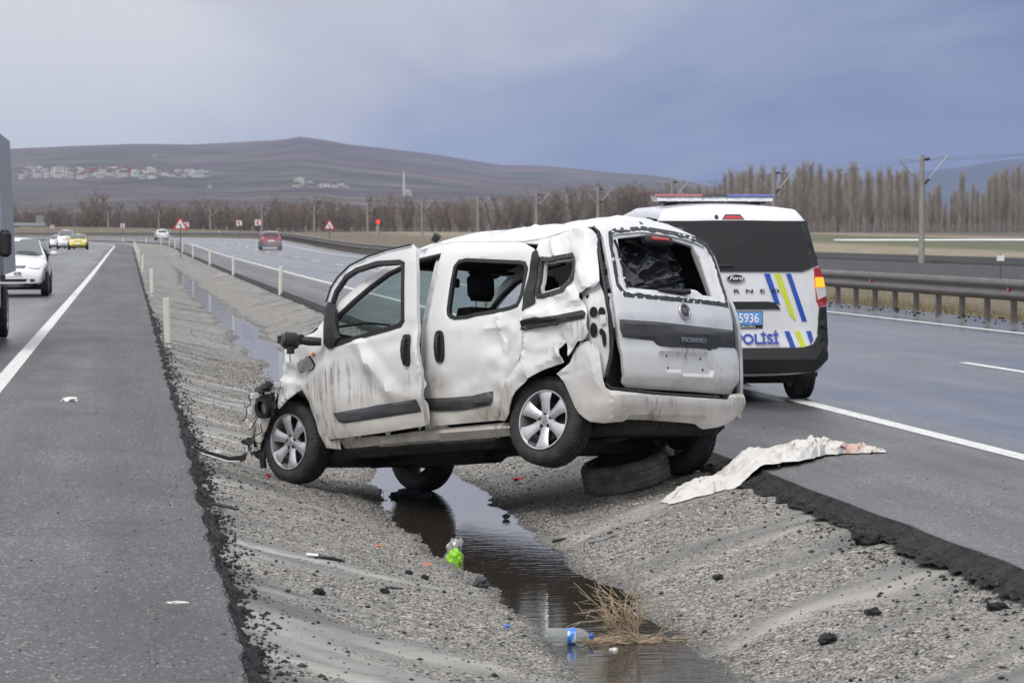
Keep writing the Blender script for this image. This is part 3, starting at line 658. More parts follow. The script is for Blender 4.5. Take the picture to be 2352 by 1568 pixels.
# torn-off mirror: bare motor housing on its arm
mm = MB(); P = [DM(.52, 1.005, .03), DM(.46, 1.012, .10), DM(.42, 1.02, .14)]; mm.tube(P, [.03, .034, .03], 10)
mr = mm.build('mirror_arm', M_BLK, fd, True)
mm = MB(); c0 = Vector(DM(.36, 1.02, .19)); ax = (Vector((.45, .75, .1))).normalized()
mm.tube([c0-ax*.05, c0-ax*.02, c0+ax*.05, c0+ax*.055], [.05, .066, .062, .02], 14)
for k in range(9):
    q = c0+Vector((rng.uniform(-.07, .07), rng.uniform(-.06, .05), rng.uniform(-.07, .07))); e = rng.uniform(.01, .022)
    mm.box(q-Vector((e, e, e*1.4)), q+Vector((e*1.3, e, e*1.2)), .003)
mm.tube([c0+Vector((0, 0, -.05)), c0+Vector((.01, .01, -.11)), c0+Vector((.02, 0, -.15))], .004, 5)
mm.build('mirror_housing', M_BLK, mr, True)
mm = MB(); mm.tube([c0-ax*.012+ax*.066, c0+ax*.072], [.048, .046], 16); mm.build('mirror_motor', M_DGREY, mr, True)

# sliding door ------------------------------------------------------
def d_slide(a, z):
    k = sstep(1.85, 2.3, a)*sstep(1.15, .95, z)
    d = dent(a, z, 2.22, .78, .16, .22, .05)+dent(a, z, 1.78, .62, .25, .18, .018)+crease(a, z, (1.95, .60), (2.3, .95), .014, .05)
    d += .018*k*ridge(a, z, 5.5, 3)-.006*k+crease(a, z, (2.17, 1.06), (2.22, .82), .018, .022)+crease(a, z, (2.05, .98), (2.25, .99), .012, .02)
    d += crease(a, z, (1.55, .43), (1.80, .39), -.016, .04)+crease(a, z, (1.80, .39), (2.05, .50), .018, .05)+crease(a, z, (1.62, .58), (2.1, .70), -.014, .06)+crease(a, z, (1.50, 1.0), (1.62, .70), .010, .05)+dent(a, z, 2.3, 1.02, .1, .06, .03)
    d += .06*(crum(a, z, 4.5, 2)-.35)*k+.03*(crum(a, z, 3.6, 8)-.35)*sstep(.9, .7, z)*sstep(.42, .52, z)
    d += crease(a, z, (1.55, 1.555), (2.35, 1.51), .007, .03)
    return d
sl = panel('sliding_door', cw2ccw(SLD), SM, M_WP, wreck, [SLW], .03, .03, d_slide); sl['label'] = 'dented sliding side door with its window knocked out'
panel('window_gasket', inset(cw2ccw(SLW), -.003), lambda a, z, o=0: SM(a, z, o+.004), M_BLK, sl, [inset(cw2ccw(SLW), .022)], .05, .03, d_slide, .002)
panel('rub_strip', STRIP2, lambda a, z, o=0: SM(a, z, o+.020), M_DGREY, sl, [], .03, .03, d_slide, .012)
handle(SM, 1.633, .889, sl)
# quarter panel -----------------------------------------------------
def d_quart(a, z):
    k = .4+.6*sstep(1.6, 1.2, z)
    d = .062*k*(crum(a, z, 4.6, 3)-.35)+.03*(crum(a, z, 9, 6)-.3)*k+.005*fbm(a*9, z*9, 4)
    d += dent(a, z, 2.72, 1.08, .22, .07, .035)+crease(a, z, (2.45, 1.03), (2.88, 1.12), .02, .03)+crease(a, z, (2.6, 1.57), (2.68, 1.44), .022, .03)
    d += dent(a, z, 2.55, .85, .12, .1, .02)+crease(a, z, (2.9, 1.45), (2.95, 1.2), .016, .05)+crease(a, z, (2.35, .62), (2.72, .75), .012, .03)
    d += .03*sstep(1.5, 1.62, z)*sstep(2.8, 3.0, a)+crease(a, z, (2.7, .80), (2.8, .72), .03, .04)
    d += crease(a, z, (2.26, .43), (2.45, .61), .016, .02)+crease(a, z, (2.45, .61), (2.7, .69), .016, .02)
    return d
qp = panel('quarter_panel', cw2ccw(QU), SM, M_WP, wreck, [QW], .025, .010, d_quart); qp['label'] = 'crumpled torn rear quarter panel'
panel('window_sealant', inset(cw2ccw(QW), -.004), lambda a, z, o=0: SM(a, z, o+.005+.004*noise.noise(Vector((a*40, z*40, 0)))), M_SEALANT, qp, [inset(cw2ccw(QW), .026)], .03, .02, d_quart, .002)
panel('window_frame', inset(cw2ccw(QW), .02), lambda a, z, o=0: SM(a, z, o-.03), M_WIN, qp, [inset(cw2ccw(QW), .042)], .04, .02, d_quart, .002)
panel('door_track', TRACK, lambda a, z, o=0: SM(a, z, o+.012), M_BLK, qp, [], .025, .03, lambda a, z: d_quart(a, z)+.012+.008*math.sin((z-.94)*120), .004)
panel('pillar_trim', [(2.425, 1.48), (2.455, 1.50), (2.50, 1.44), (2.485, 1.35), (2.505, 1.13), (2.50, 1.12), (2.42, 1.08), (2.412, 1.25)], lambda a, z, o=0: SM(a, z, o+.008), M_BLK, qp, [], .025, .02, lambda a, z: d_quart(a, z)+.008, .004)
# exposed inner D-pillar (lamp torn out)
DPI = [(2.86, 1.20), (2.986, 1.19), (3.051, 1.225), (3.09, 1.105), (3.094, 1.041), (3.107, .84), (3.102, .752), (3.079, .676), (3.034, .575), (2.98, .60), (2.93, .75), (2.88, .80), (2.88, 1.0)]
dp = panel('inner_pillar', cw2ccw(DPI), lambda a, z, o=0: SM(a, z, o-.042), M_WIN, wreck, [], .03, .01, lambda a, z: .012*math.sin((a-2.9)*38)+.006*fbm(a*9, z*6, 1), .0)
for a, z, w, h in ((2.975, 1.02, .028, .036), (3.05, 1.016, .024, .034), (2.97, .897, .026, .05), (3.04, .882, .016, .022), (3.062, .835, .014, .055), (2.93, 1.13, .012, .014)):
    f = frame_at(SM, a, z, -.026); m = MB(); pl = [(w*math.cos(2*math.pi*k/12), h*math.sin(2*math.pi*k/12)) for k in range(12)]
    m.prism(pl, lambda p: (*p, -.01), lambda p: (*p, 0)); o = m.build('pillar_hole_disc', M_DARK, dp); o.matrix_local = f  # dark discs laid on the pillar in place of shaded holes
f = frame_at(SM, 3.055, .965, -.022); o = MB().box((-.02, -.03, 0), (.02, .03, .004)).build('bracket', M_WIN, dp); o.matrix_local = f
SEAL = [(3.06, 1.60), (3.093, 1.582), (3.088, 1.504), (3.087, 1.366), (3.088, 1.202), (3.097, 1.068), (3.109, .984), (3.122, .84), (3.105, .721), (3.055, .584), (3.045, .534), (3.068, .500), (3.174, .488), (3.6, .462), (4.2, .45)]
MB().tube([SM(a, z, -.012) for a, z in SEAL], .014, 8).build('tailgate_seal', M_BLK, wreck, True)
# rear bumper ------------------------------------------------------
def d_bump(a, z):
    d = .022*sstep(.50, .44, z) if a > 3.05 else .010
    d -= .16*max(0, .375-z)**1*sstep(2.9, 3.1, a)*.9
    d += .008*fbm(a*4, z*6, 3)*sstep(3.2, 2.9, a)+crease(a, z, (2.69, .61), (2.88, .63), -.012, .012)+dent(a, z, 2.9, .5, .08, .12, .012)+crease(a, z, (2.95, .75), (2.99, .5), .010, .02)
    if 3.2 < a < 4.0: d -= .02*sstep(.325, .30, z)
    return d
panel('rear_bumper', cw2ccw(BC), SM, M_WP, wreck, [], .03, .012, d_bump)['label'] = 'scuffed white rear bumper torn at its left corner'
MB().box((-3.05, -.62, .30), (-2.9, .62, .46), .02).build('bumper_beam', M_UNDER, wreck)
# tailgate ---------------------------------------------------------
PLTc = cw2ccw(PLT)
def d_tail(a, z):
    d = .0
    if inpoly(a, z, PLTc): d -= .022
    d -= .045*sstep(.60, .48, z)**1.2
    d += .012*math.exp(-((z-1.68)/.05)**2)+.004*fbm(a*3, z*3, 6)+.008*sstep(.80, .74, z)
    return d
tg = panel('tailgate', cw2ccw(TG), SM, M_WP, wreck, [TGW], .028, .03, d_tail); tg['label'] = 'white tailgate pushed aside, its window gone'
panel('window_sealant', inset(cw2ccw(TGW), -.045), lambda a, z, o=0: SM(a, z, o+.004+.005*noise.noise(Vector((a*50, z*50, 0)))), M_SEALANT, tg,
      [[(p[0]+.014*noise.noise(Vector((p[0]*23, p[1]*23, 5))), p[1]+.014*noise.noise(Vector((p[0]*23, p[1]*23, 9)))) for p in refine(inset(cw2ccw(TGW), -.012), .03)]], .03, .02, d_tail, .003)
panel('window_frame', inset(cw2ccw(TGW), -.01), lambda a, z, o=0: SM(a, z, o-.02), M_WPC, tg, [[(3.285, 1.545), (3.54, 1.58), (3.88, 1.565), (4.12, 1.535), (4.19, 1.45), (4.25, 1.165), (3.48, 1.185), (3.33, 1.19), (3.305, 1.3)]], .04, .02, lambda a, z: .006*fbm(a*12, z*12), .003)
panel('side_trim', [(4.13, 1.52), (4.175, 1.53), (4.29, 1.15), (4.24, 1.15), (4.20, 1.30)], lambda a, z, o=0: SM(a, z, o-.03), M_GREYTR, tg, [], .06, .02)
for p, q in (((3.255, 1.53), (3.285, 1.40)), ((3.288, 1.385), (3.30, 1.27)), ((3.30, 1.25), (3.31, 1.19))):
    MB().tube([SM(p[0]-.01, p[1], -.012), SM((p[0]+q[0])/2, (p[1]+q[1])/2, -.012), SM(q[0]-.01, q[1], -.012)], .008, 6).build('frame_slot_rod', M_DARK, tg)  # dark rods painted in for the shade inside the frame slots
def d_trim(a, z): return .016+.014*math.exp(-((z-.875-.02*(a-3.8))/.035)**2)*math.exp(-((a-3.95)/.42)**4)-.012*sstep(.80, .765, z)
tt = panel('tailgate_trim', cw2ccw(TGT), SM, M_DGREY, tg, [], .03, .03, d_trim, .012); tt['label'] = 'dark grey plastic strip across the tailgate'
M_CHR = mat('worn_chrome', (.5, .5, .5), .35, .9)
o = link('lettering', text_mesh('FIORINO', .052, M_CHR, .004, .0012, .12, 1.05), tt); o.matrix_local = frame_at(SM, 3.91, .838, .036) @ Matrix.Diagonal((1.28, .85, 1, 1))
M_BADGE = mat('badge_maroon', (.055, .012, .02), .3, coat=.5)
bd = MB().lathe([(0, .006), (.043, .006), (.046, .013), (.056, .013), (.061, .007), (.061, -.004), (.03, -.004)], 28, 'z').build('badge', M_CHR, tg, True); bd.matrix_local = frame_at(SM, 3.858, 1.04, .004)
MB().lathe([(0, .009), (.040, .009), (.043, .006)], 24, 'z').build('badge_face', M_BADGE, bd, True)
o = link('lettering', text_mesh('FIAT', .036, M_CHR, .002, .0), bd, (0, 0, .012)); o.scale = (.82, 1.5, 1)
for a, z in ((3.66, .725), (4.035, .715), (3.665, .645), (4.055, .64)):
    o = MB().lathe([(0, .008), (.006, .008), (.010, .003), (.010, -.006)], 10, 'z').build('plate_screw', M_BLK, tg); o.matrix_local = frame_at(SM, a, z, -.018)
o = MB().lathe([(0, .004), (.016, .004), (.016, -.01)], 12, 'z').build('washer_nozzle', M_BLK, tg); o.matrix_local = frame_at(SM, 3.51, 1.672, .006)
br = MB().box((-.15, -.03, -.05), (.15, .03, .01), .012).build('brake_light', M_BLK, tg, True); br.matrix_local = frame_at(SM, 3.70, 1.555, -.005)
MB().box((-.095, -.014, .0), (.095, .014, .02), .006).build('red_lens', M_REDL, br, True)
m = MB(); m.tube([SM(3.62, 1.185, -.02), SM(3.85, 1.178, .0), SM(3.93, 1.182, .01)], [.012, .02, .02], 8); m.build('wiper_stub', M_BLK, tg, True)
pl = [(3.87, 1.15), (3.90, 1.18), (3.98, 1.205), (4.05, 1.20), (4.12, 1.165), (4.15, 1.145)]
panel('inner_panel_scrap', cw2ccw(pl), lambda a, z, o=0: SM(a, z, o-.01), M_WPC, tg, [], .03, .01)
MB().tube([SM(4.06, 1.655, -.02), SM(4.22, 1.675, -.10), (-2.30, -.92, 1.77)], [.02, .022, .022], 10).build('bent_bar', M_DGREY, wreck, True)

# roof --------------------------------------------------------------
RZ = [(.95, 1.50), (1.10, 1.565), (1.27, 1.612), (1.48, 1.64), (1.64, 1.645), (2.1, 1.60), (2.39, 1.575), (2.6, 1.581), (2.85, 1.612), (2.98, 1.628), (3.07, 1.65)]
RR_ = [(.95, .11), (1.5, .10), (1.85, .115), (2.35, .15), (2.7, .135), (3.0, .10), (3.07, .085)]
TOPL = [(3.06, 1.628), (3.10, 1.664), (3.283, 1.728), (3.45, 1.722), (3.81, 1.684), (4.136, 1.611), (4.32, 1.545)]
rows = []
for i in range(80):
    v = i/79; row = []; a = .95+2.05*v
    for j in range(49):
        t = 1-2*j/48; ze = lerp(RZ, a) if t > 0 else lerp([(.95, 1.50), (1.3, 1.60), (2.4, 1.60), (3.0, 1.54)], a)
        yr = ysz(ze); r = lerp(RR_, a)+(0 if t > 0 else lerp(RZ, a)-ze)
        z = ze+r*(1-abs(t)**(2.6 if t > 0 else 3.4))
        side = sstep(.1, .7, t)*sstep(1.5, 2.2, a)
        z += side*.06*(crum(a, t*.6, 4.2, 12)-.35)*(1-abs(t)**8)+(crease(a, t*.6, (1.5, .52), (2.75, .40), -.018, .022)+crease(a, t*.6, (2.15, .33), (2.95, .54), .022, .022)+crease(a, t*.6, (2.3, .56), (2.6, .30), -.014, .02))*side
        z += (.012*ridge(a, t*.7, 3, 5)-.006)*(1-abs(t)**6)*sstep(1.3, 2.6, a)
        p = Vector((-a+.10*(1-t*t)*sstep(1.6, .95, a), t*yr, z))
        aa = 3.06+(4.32-3.06)*(1-t)/2; q = Vector(SM(aa, lerp(TOPL, aa), -.006)); k = sstep(.80, 1, v)
        p.x = -.95+.10*(1-t*t)*sstep(1.6, .95, a)+(q.x+.95)*v if v > .3 else p.x+( -.95+(q.x+.95)*v+a)*v/.3
        row.append((p.x, p.y*(1-k)+q.y*k, p.z*(1-k)+q.z*k))
    rows.append(row)
rf = MB().grid(rows).build('roof', M_WPC, wreck, True, None, False); rf['label'] = 'white roof buckled along its left edge'
for p in rf.data.polygons: p.use_smooth = True
md = rf.modifiers.new('thickness', 'SOLIDIFY'); md.thickness = .012; md.offset = -1 if rf.data.polygons[1000].normal.z > 0 else 1
MB().grid([[(p[0], p[1]*.97, p[2]-.06) for p in r[2:-2:3]] for r in rows[:74:3]]).build('headliner', M_FABRIC, wreck, True)
# side rail between roof edge and doors
panel('roof_rail', cw2ccw([(1.25, 1.60), (1.48, 1.645), (1.66, 1.652), (2.1, 1.61), (2.44, 1.58), (2.44, 1.54), (2.2, 1.575), (1.66, 1.63), (1.5, 1.60), (1.26, 1.575)]), lambda a, z, o=0: SM(a, z, o-.004), M_WPC, wreck, [], .04, .02)
ant = MB().tube([(-1.62, .22, 1.71), (-1.58, .215, 1.80), (-1.53, .20, 1.96)], [.006, .0045, .003], 6).build('antenna', M_BLK, wreck)
MB().tube([(-1.22, .40, 1.665), (-1.20, .40, 1.70), (-1.235, .40, 1.74)], [.03, .028, .03], 8).build('roof_stub', M_BLK, wreck)
# A-pillars, B-pillar, windscreen ------------------------------------------
AP = [(.40, 1.12), (.553, 1.277), (.656, 1.35), (.815, 1.451), (.965, 1.528), (1.10, 1.57), (1.266, 1.607), (1.492, 1.627)]
apo = AP+[(p[0]+.045, p[1]-.055) for p in AP[::-1]]
for fn, flip in ((SM, False), (RS, True)):
    q = cw2ccw(apo); o = panel('a_pillar', q, fn, M_WPC, wreck, [], .04, .05)
    if flip: o.data.flip_normals()
    MB().tube([fn(p[0]+.055, p[1]-.07, -.025) for p in AP], .018, 6).build('pillar_seal', M_BLK, o)
panel('b_pillar', [(1.36, .30), (1.58, .30), (1.60, 1.1), (1.58, 1.62), (1.44, 1.62), (1.42, 1.1)], lambda a, z, o=0: SM(a, z, o-.05), M_WIN, wreck, [], .06, .02, lambda a, z: .012*math.sin(a*50))
for z in (.42, .50, .72, .78): MB().box((-.012, -.018, 0), (.012, .018, .006)).build('pillar_hole_block', M_DARK, wreck).matrix_local = frame_at(SM, 1.47, z, -.035)  # dark blocks stand in for shaded holes in the B-pillar
rows = []
for i in range(13):
    v = i/12; row = []
    for j in range(25):
        t = 1-2*j/24; x0, z0 = -.44+.36*(1-t*t), 1.135-.05*(1-t*t); x1, z1 = -1.0+.10*(1-t*t), 1.52+.09*(1-t*t)
        row.append((x0+(x1-x0)*v, t*(.76-.12*v), z0+(z1-z0)*v+.025*math.sin(math.pi*v)))
    rows.append(row)
MB().grid(rows).build('windscreen', M_GLASSG, wreck, True)
# hood, cowl, fender, nose ---------------------------------------------------
def d_fend(a, z):
    return crease(a, z, (.03, .95), (.28, .80), .014, .03)+dent(a, z, .14, .80, .10, .06, .03)+crease(a, z, (.0, .76), (.3, .70), .016, .03)+dent(a, z, .02, .66, .06, .05, .03)+.06*(crum(a, z, 6, 4)-.35)*sstep(.46, .25, a)-.05*sstep(.12, -.08, a)
fe = panel('front_fender', cw2ccw(FEND), SM, M_WP, wreck, [], .025, .012, d_fend); fe['label'] = 'crumpled front wing over the wheel'
panel('torn_recess', cw2ccw(CAP), lambda a, z, o=0: SM(a, z, o+.004), M_BLK, fe, [], .03, .01, d_fend)
panel('mirror_shell', inset(cw2ccw(CAP), .014), lambda a, z, o=0: SM(a-.008, z, o+.014+.010*noise.noise(Vector((a*25, z*25, 2)))), mat('cracked_grey', (.16, .155, .145), .5, var=(8, (.30, .29, .27), (1, 1, 1), .4, .6)), fe, [], .03, .008, d_fend)
o = MB().lathe([(0, .012), (.012, .01), (.018, 0)], 12, 'z').build('side_indicator', mat('amber_lens', (.8, .22, .05), .2), fe, True); o.matrix_local = frame_at(SM, .385, .925, .01)
rows = []
for i in range(22):
    v = i/21; row = []
    for j in range(31):
        t = 1-2*j/30
        xl = -.46+.36*(1-t*t); xf = .02+.42*(1-((t+.1)/1.1)**2)
        x = xl+(xf-xl)*v; yl_ = .815-.02*v-.10*v*v
        z = (1.15-.05*(1-t*t))+(-.17-.10*(1-t*t))*v-.10*sstep(.7, 1, v)
        z += .03*(ridge(x, t, 3.2, 6)-.6)*v+.02*fbm(x*6, t*5, 2)*v
        row.append((x, t*yl_, z))
    rows.append(row)
hd = MB().grid(rows).build('hood', M_WPC, wreck, True, None, False); hd['label'] = 'buckled white bonnet'
for p in hd.data.polygons: p.use_smooth = True
MB().box((-.36, -.66, .30), (.22, .64, .92), .06).build('engine_bay_block', M_UNDER, wreck)  # dark box added so no light shows through the wheel arch
def jag(P, k, s): return [(p[0]+k*noise.noise(Vector((p[0]*30, p[1]*30, s))), p[1]+k*noise.noise(Vector((p[0]*30, p[1]*30, s+4)))) for p in refine(P, .03)]
BFR = [(-0.269,0.616),(-0.236,0.638),(-0.067,0.675),(-0.072,0.567),(-0.165,0.5),(-0.21,0.394),(-0.261,0.366),(-0.32,0.266),(-0.469,0.255),(-0.44,0.303),(-0.4,0.392),(-0.335,0.51)]
GRL = [(-0.255,0.645),(-0.198,0.726),(-0.085,0.767),(-0.053,0.741),(-0.135,0.698),(-0.175,0.664),(-0.042,0.674),(-0.073,0.615),(-0.219,0.612)]
fb = panel('front_bumper', cw2ccw(jag(BFR, .012, 1)), lambda a, z, o=0: SM(a, z, o-.02), M_WP, wreck, [], .03, .012, lambda a, z: .03*ridge(a, z, 5, 2)-.02); fb['label'] = 'smashed remains of the front bumper'
panel('grille_piece', cw2ccw(jag(GRL, .014, 3)), lambda a, z, o=0: SM(a, z, o+.01), M_BLK, fb, [], .025, .02, lambda a, z: .03*fbm(a*14, z*14, 2))
fg = MB().lathe([(.062, -.03), (.074, -.02), (.074, .015), (.058, .02), (.05, 0)], 24, 'z').build('fog_lamp_ring', M_BLK, fb, True); fg.matrix_local = frame_at(SM, -.165, .565, .02)
panel('fog_lamp_panel', cw2ccw(jag([(-.30, .60), (-.20, .645), (-.05, .62), (-.08, .50), (-.16, .49), (-.24, .50)], .01, 8)), lambda a, z, o=0: SM(a, z, o-.0), M_BLK, fb, [[(-.165+.05*math.cos(k*math.pi/6), .565+.05*math.sin(k*math.pi/6)) for k in range(12)]], .03, .01)
sil = mat('silver_reflector', (.55, .56, .58), .35, .6)
panel('headlamp_shard', cw2ccw([(-.19, .71), (-.06, .75), (.02, .76), (.02, .72), (-.10, .68)]), lambda a, z, o=0: SM(a, z, o-.01), sil, fb, [], .03, .01, lambda a, z: .02*fbm(a*12, z*12, 9))
panel('lower_lip', cw2ccw(jag([(-.46, .25), (-.33, .36), (-.27, .355), (-.25, .30), (-.30, .20), (-.32, .13), (-.37, .12), (-.40, .2)], .012, 6)), lambda a, z, o=0: SM(a, z, o-.04), M_BLK, fb, [], .03, .02, lambda a, z: .03*fbm(a*11, z*11, 7))
for k, (a, z, w_, h_, m_, nm) in enumerate(((-.30, .70, .06, .05, M_WP, 'bumper_shard'), (-.36, .46, .05, .10, M_WP, 'bumper_shard'), (-.12, .70, .07, .035, M_BLK, 'lamp_bracket'), (-.27, .56, .035, .06, sil, 'bracket'), (-.38, .33, .06, .06, M_BLK, 'splash_guard'), (.0, .73, .06, .03, sil, 'lamp_reflector'), (-.22, .66, .09, .018, M_WP, 'bumper_shard'), (-.43, .22, .05, .09, M_WP, 'bumper_shard'))):
    g_ = np.random.default_rng(60+k); pl = [(a+w_*math.cos(t)*g_.uniform(.45, 1.2), z+h_*math.sin(t)*g_.uniform(.45, 1.2)) for t in [2*math.pi*q/7 for q in range(7)]]
    panel(nm, cw2ccw(pl), lambda a, z, o=0: SM(a, z, o+.02), m_, fb, [], .02, .006, lambda a, z, k=k: .05*fbm(a*9, z*9, k)+.02*math.sin(a*40+k), .0)
for k in range(5):
    g_ = np.random.default_rng(80+k); p0 = Vector(SM(-.05-.25*g_.random(), .45+.3*g_.random(), .0)); pts = [p0]
    for q in range(5): pts.append(pts[-1]+Vector((g_.normal()*.03+.01, .012+g_.normal()*.015, -.03+g_.normal()*.03)))
    MB().tube(pts, .0045, 5).build('loose_wire', M_BLK, fb)
# sill, underbody, inner shells ------------------------------------------------
panel('sill', cw2ccw(SILL), SM, M_WP, wreck, [], .05, .03, lambda a, z: -.004-.03*sstep(.275, .305, z)-.05*sstep(.26, .22, z)+.004*fbm(a*6, z*6))
un = MB(); un.box((-2.05, -.72, .16), (-.42, .74, .30), .05); un.box((-3.02, -.62, .20), (-2.0, .60, .42), .05); un.box((-.45, -.6, .12), (.15, .6, .34), .05)
un.tube([(-.3, .2, .13), (-1.2, .25, .14), (-2.2, .3, .15), (-2.9, .4, .2)], .035, 8)
un.box((-1.6, .1, .08), (-.9, .45, .2), .04); un.box((-2.45, -.5, .1), (-1.95, .35, .22), .05)
un.build('underbody', M_UNDER, wreck)
ax = MB(); ax.tube([(-2.513, -.66, .25), (-2.4, -.4, .26), (-2.4, .4, .26), (-2.513, .66, .28)], .04, 10); ax.tube([(-2.3, .5, .2), (-2.5, .52, .5)], .05, 10); ax.tube([(-2.3, -.5, .2), (-2.5, -.52, .5)], .05, 10)
ax.build('rear_axle', M_UNDER, wreck)
for xx, yy, nm in ((0, 1, 'wheel_liner'), (-2.513, 1, 'wheel_liner'), (0, -1, 'wheel_liner'), (-2.513, -1, 'wheel_liner')):
    rows = []
    for k in range(17):
        t = R(-5+190*k/16); rows.append([(xx+.36*math.cos(t), yy*w, .32+.36*math.sin(t)) for w in (.42, .78)])
    ll = MB().grid(rows); ll.add([r[0] for r in rows]+[(xx, yy*.42, .3)], [(k, k+1, 17) for k in range(16)]); ll.build(nm, M_UNDER, wreck, True)
o = panel('right_side', cw2ccw([(.05, .98), (.40, 1.12), (.55, 1.27), (.97, 1.53), (1.5, 1.62), (2.95, 1.62), (2.95, .32), (2.86, .32), (2.80, .5), (2.65, .62), (2.5, .65), (2.35, .62), (2.2, .5), (2.14, .3), (.42, .25), (.32, .5), (.15, .63), (0, .65), (-.1, .62)]), RS, M_WP, wreck,
          [[(.60, 1.06), (1.36, 1.06), (1.36, 1.48), (1.02, 1.47), (.72, 1.27)], [(1.6, 1.06), (2.35, 1.08), (2.3, 1.48), (1.65, 1.49)]], .08, .03)
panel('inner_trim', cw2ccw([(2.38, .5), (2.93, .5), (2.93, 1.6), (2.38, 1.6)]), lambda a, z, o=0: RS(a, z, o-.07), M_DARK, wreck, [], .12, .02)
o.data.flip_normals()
il = panel('inner_trim', [(.50, .30), (.50, 1.0), (1.5, 1.02), (1.62, 1.05), (2.40, 1.05), (2.48, 1.10), (2.92, 1.14), (2.92, .72), (2.6, .69), (2.4, .60), (2.25, .40), (2.2, .30)], lambda a, z, o=0: SM(a, z, o-.09), M_DARK, wreck, [], .1, .02)  # near-black trim shell added to block the view through the body
panel('cargo_dark_panel', [(2.4, .70), (2.4, 1.08), (2.92, 1.12), (3.03, 1.16), (3.02, 1.58), (3.13, 1.58), (3.3, .60), (4.3, .60), (4.3, .40), (2.9, .40), (2.85, .72)], lambda a, z, o=0: SM(a, z, o-.10), M_DARK, wreck, [], .08, .02)  # near-black sheet puts the shade of the tailgate gap into colour
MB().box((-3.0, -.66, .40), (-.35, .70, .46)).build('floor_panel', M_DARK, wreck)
# interior -------------------------------------------------------------------
MB().box((-.75, -.68, .62), (-.36, .68, 1.04), .06).build('dashboard', M_FABRIC, wreck, True)
def seat(x, y, hr=True):
    m = MB(); m.box((x-.25, y-.23, .5), (x+.27, y+.23, .68), .06)
    bk = [(x-.27, .62), (x-.16, .62), (x-.27, 1.16), (x-.37, 1.16)]
    m.prism([(y-.2, 0), (y+.2, 0), (y+.23, .25), (y+.17, .56), (y-.17, .56), (y-.23, .25)], lambda p: (x-.16-.2*p[1], p[0], .62+p[1]), lambda p: (x-.28-.2*p[1], p[0], .62+p[1]))
    s = m.build('seat', M_FABRIC, wreck)
    if hr:
        h = MB(); h.box((x-.40, y-.13, 1.23), (x-.29, y+.13, 1.44), .045); h.build('headrest', M_FABRIC, s, True)
        p = MB()
        for e in (-.05, .05): p.tube([(x-.33, y+e, 1.12), (x-.345, y+e, 1.27)], .007, 6)
        p.build('headrest_post', sil, s)
    return s
seat(-1.25, .36); seat(-1.25, -.36); seat(-2.25, .36, False); seat(-2.25, -.30, False)
m = MB(); cst = Vector((-.86, .36, .99)); pts = []
for k in range(25):
    t = 2*math.pi*k/24; pts.append(cst+Vector((-.09*math.sin(t)*.5, .18*math.cos(t), .17*math.sin(t))))
m.tube(pts, .014, 8); m.tube([cst, cst+Vector((.2, 0, -.12))], .03, 8); m.build('steering_wheel', M_BLK, wreck, True)
def blob(c, r, sd, k=.35):
    bm = bmesh.new(); bmesh.ops.create_icosphere(bm, subdivisions=3, radius=1)
    vs = [Vector(v.co) for v in bm.verts]; fs = [tuple(v.index for v in f.verts) for f in bm.faces]; bm.free()
    out = []
    for v in vs:
        f = 1+k*noise.noise(v*1.8+Vector((sd, 0, 0)))+.4*k*noise.noise(v*4.5+Vector((0, sd, 0))); out.append((c[0]+v.x*r[0]*f, c[1]+v.y*r[1]*f, c[2]+v.z*r[2]*f))
    return out, fs
MB().add(*blob((-.93, .38, .98), (.10, .17, .15), 3)).build('airbag', M_AIRBAG, wreck, True)
MB().add(*blob((-1.43, .66, 1.0), (.06, .025, .24), 9, .6)).build('curtain_airbag', M_AIRBAG, wreck, True)
MB().box((-.99, -.10, 1.40), (-.96, .12, 1.47), .012).build('rear_view_mirror', M_BLK, wreck)
for y in (.33, -.33): MB().box((-1.16, y-.2, 1.50), (-1.03, y+.2, 1.52), .008).build('sun_visor', M_FABRIC, wreck)
for y0, y1 in ((.55, .02), (.0, -.5)): MB().tube([(-.30, y0, 1.14), (-.38, (y0+y1)/2, 1.175), (-.36, y1, 1.17)], [.012, .011, .008], 6).build('wiper', M_BLK, wreck)
# wheels ----------------------------------------------------------------------
def tyre_mesh(r, w, nb=60, ri=.2):
    h = w/2
    prof = [(ri, -h*.82), (ri+.02, -h*.95), ((r+ri)/2, -h*1.06), (r-.03, -h*.98), (r-.010, -h*.86), (r-.001, -h*.68), (r, -h*.50), (r-.010, -h*.47), (r-.010, -h*.40), (r, -h*.37), (r+.001, -h*.08), (r-.010, -h*.05), (r-.010, h*.05), (r+.001, h*.08), (r, h*.37), (r-.010, h*.40), (r-.010, h*.47), (r, h*.50), (r-.001, h*.68), (r-.010, h*.86), (r-.03, h*.98), ((r+ri)/2, h*1.06), (ri+.02, h*.95), (ri, h*.82)]
    def mod(i, k): return -.007 if (i in (3, 4, 5, 18, 19, 20) and k % 3 == 0) else (-.004 if i in (9, 10, 13, 14) and k % 4 == 1 else 0)
    return MB().lathe(prof, nb*3, 'y', (0, 0, 0), mod)
TYRE = tyre_mesh(.31, .19).mesh(M_RUB, True)
rb_ = MB().lathe([(.203, .082), (.208, .088), (.205, .095), (.197, .094), (.190, .075), (.182, .02), (.175, -.08), (.205, -.088), (.208, -.08)], 48, 'y').mesh(M_ALLOY, True)
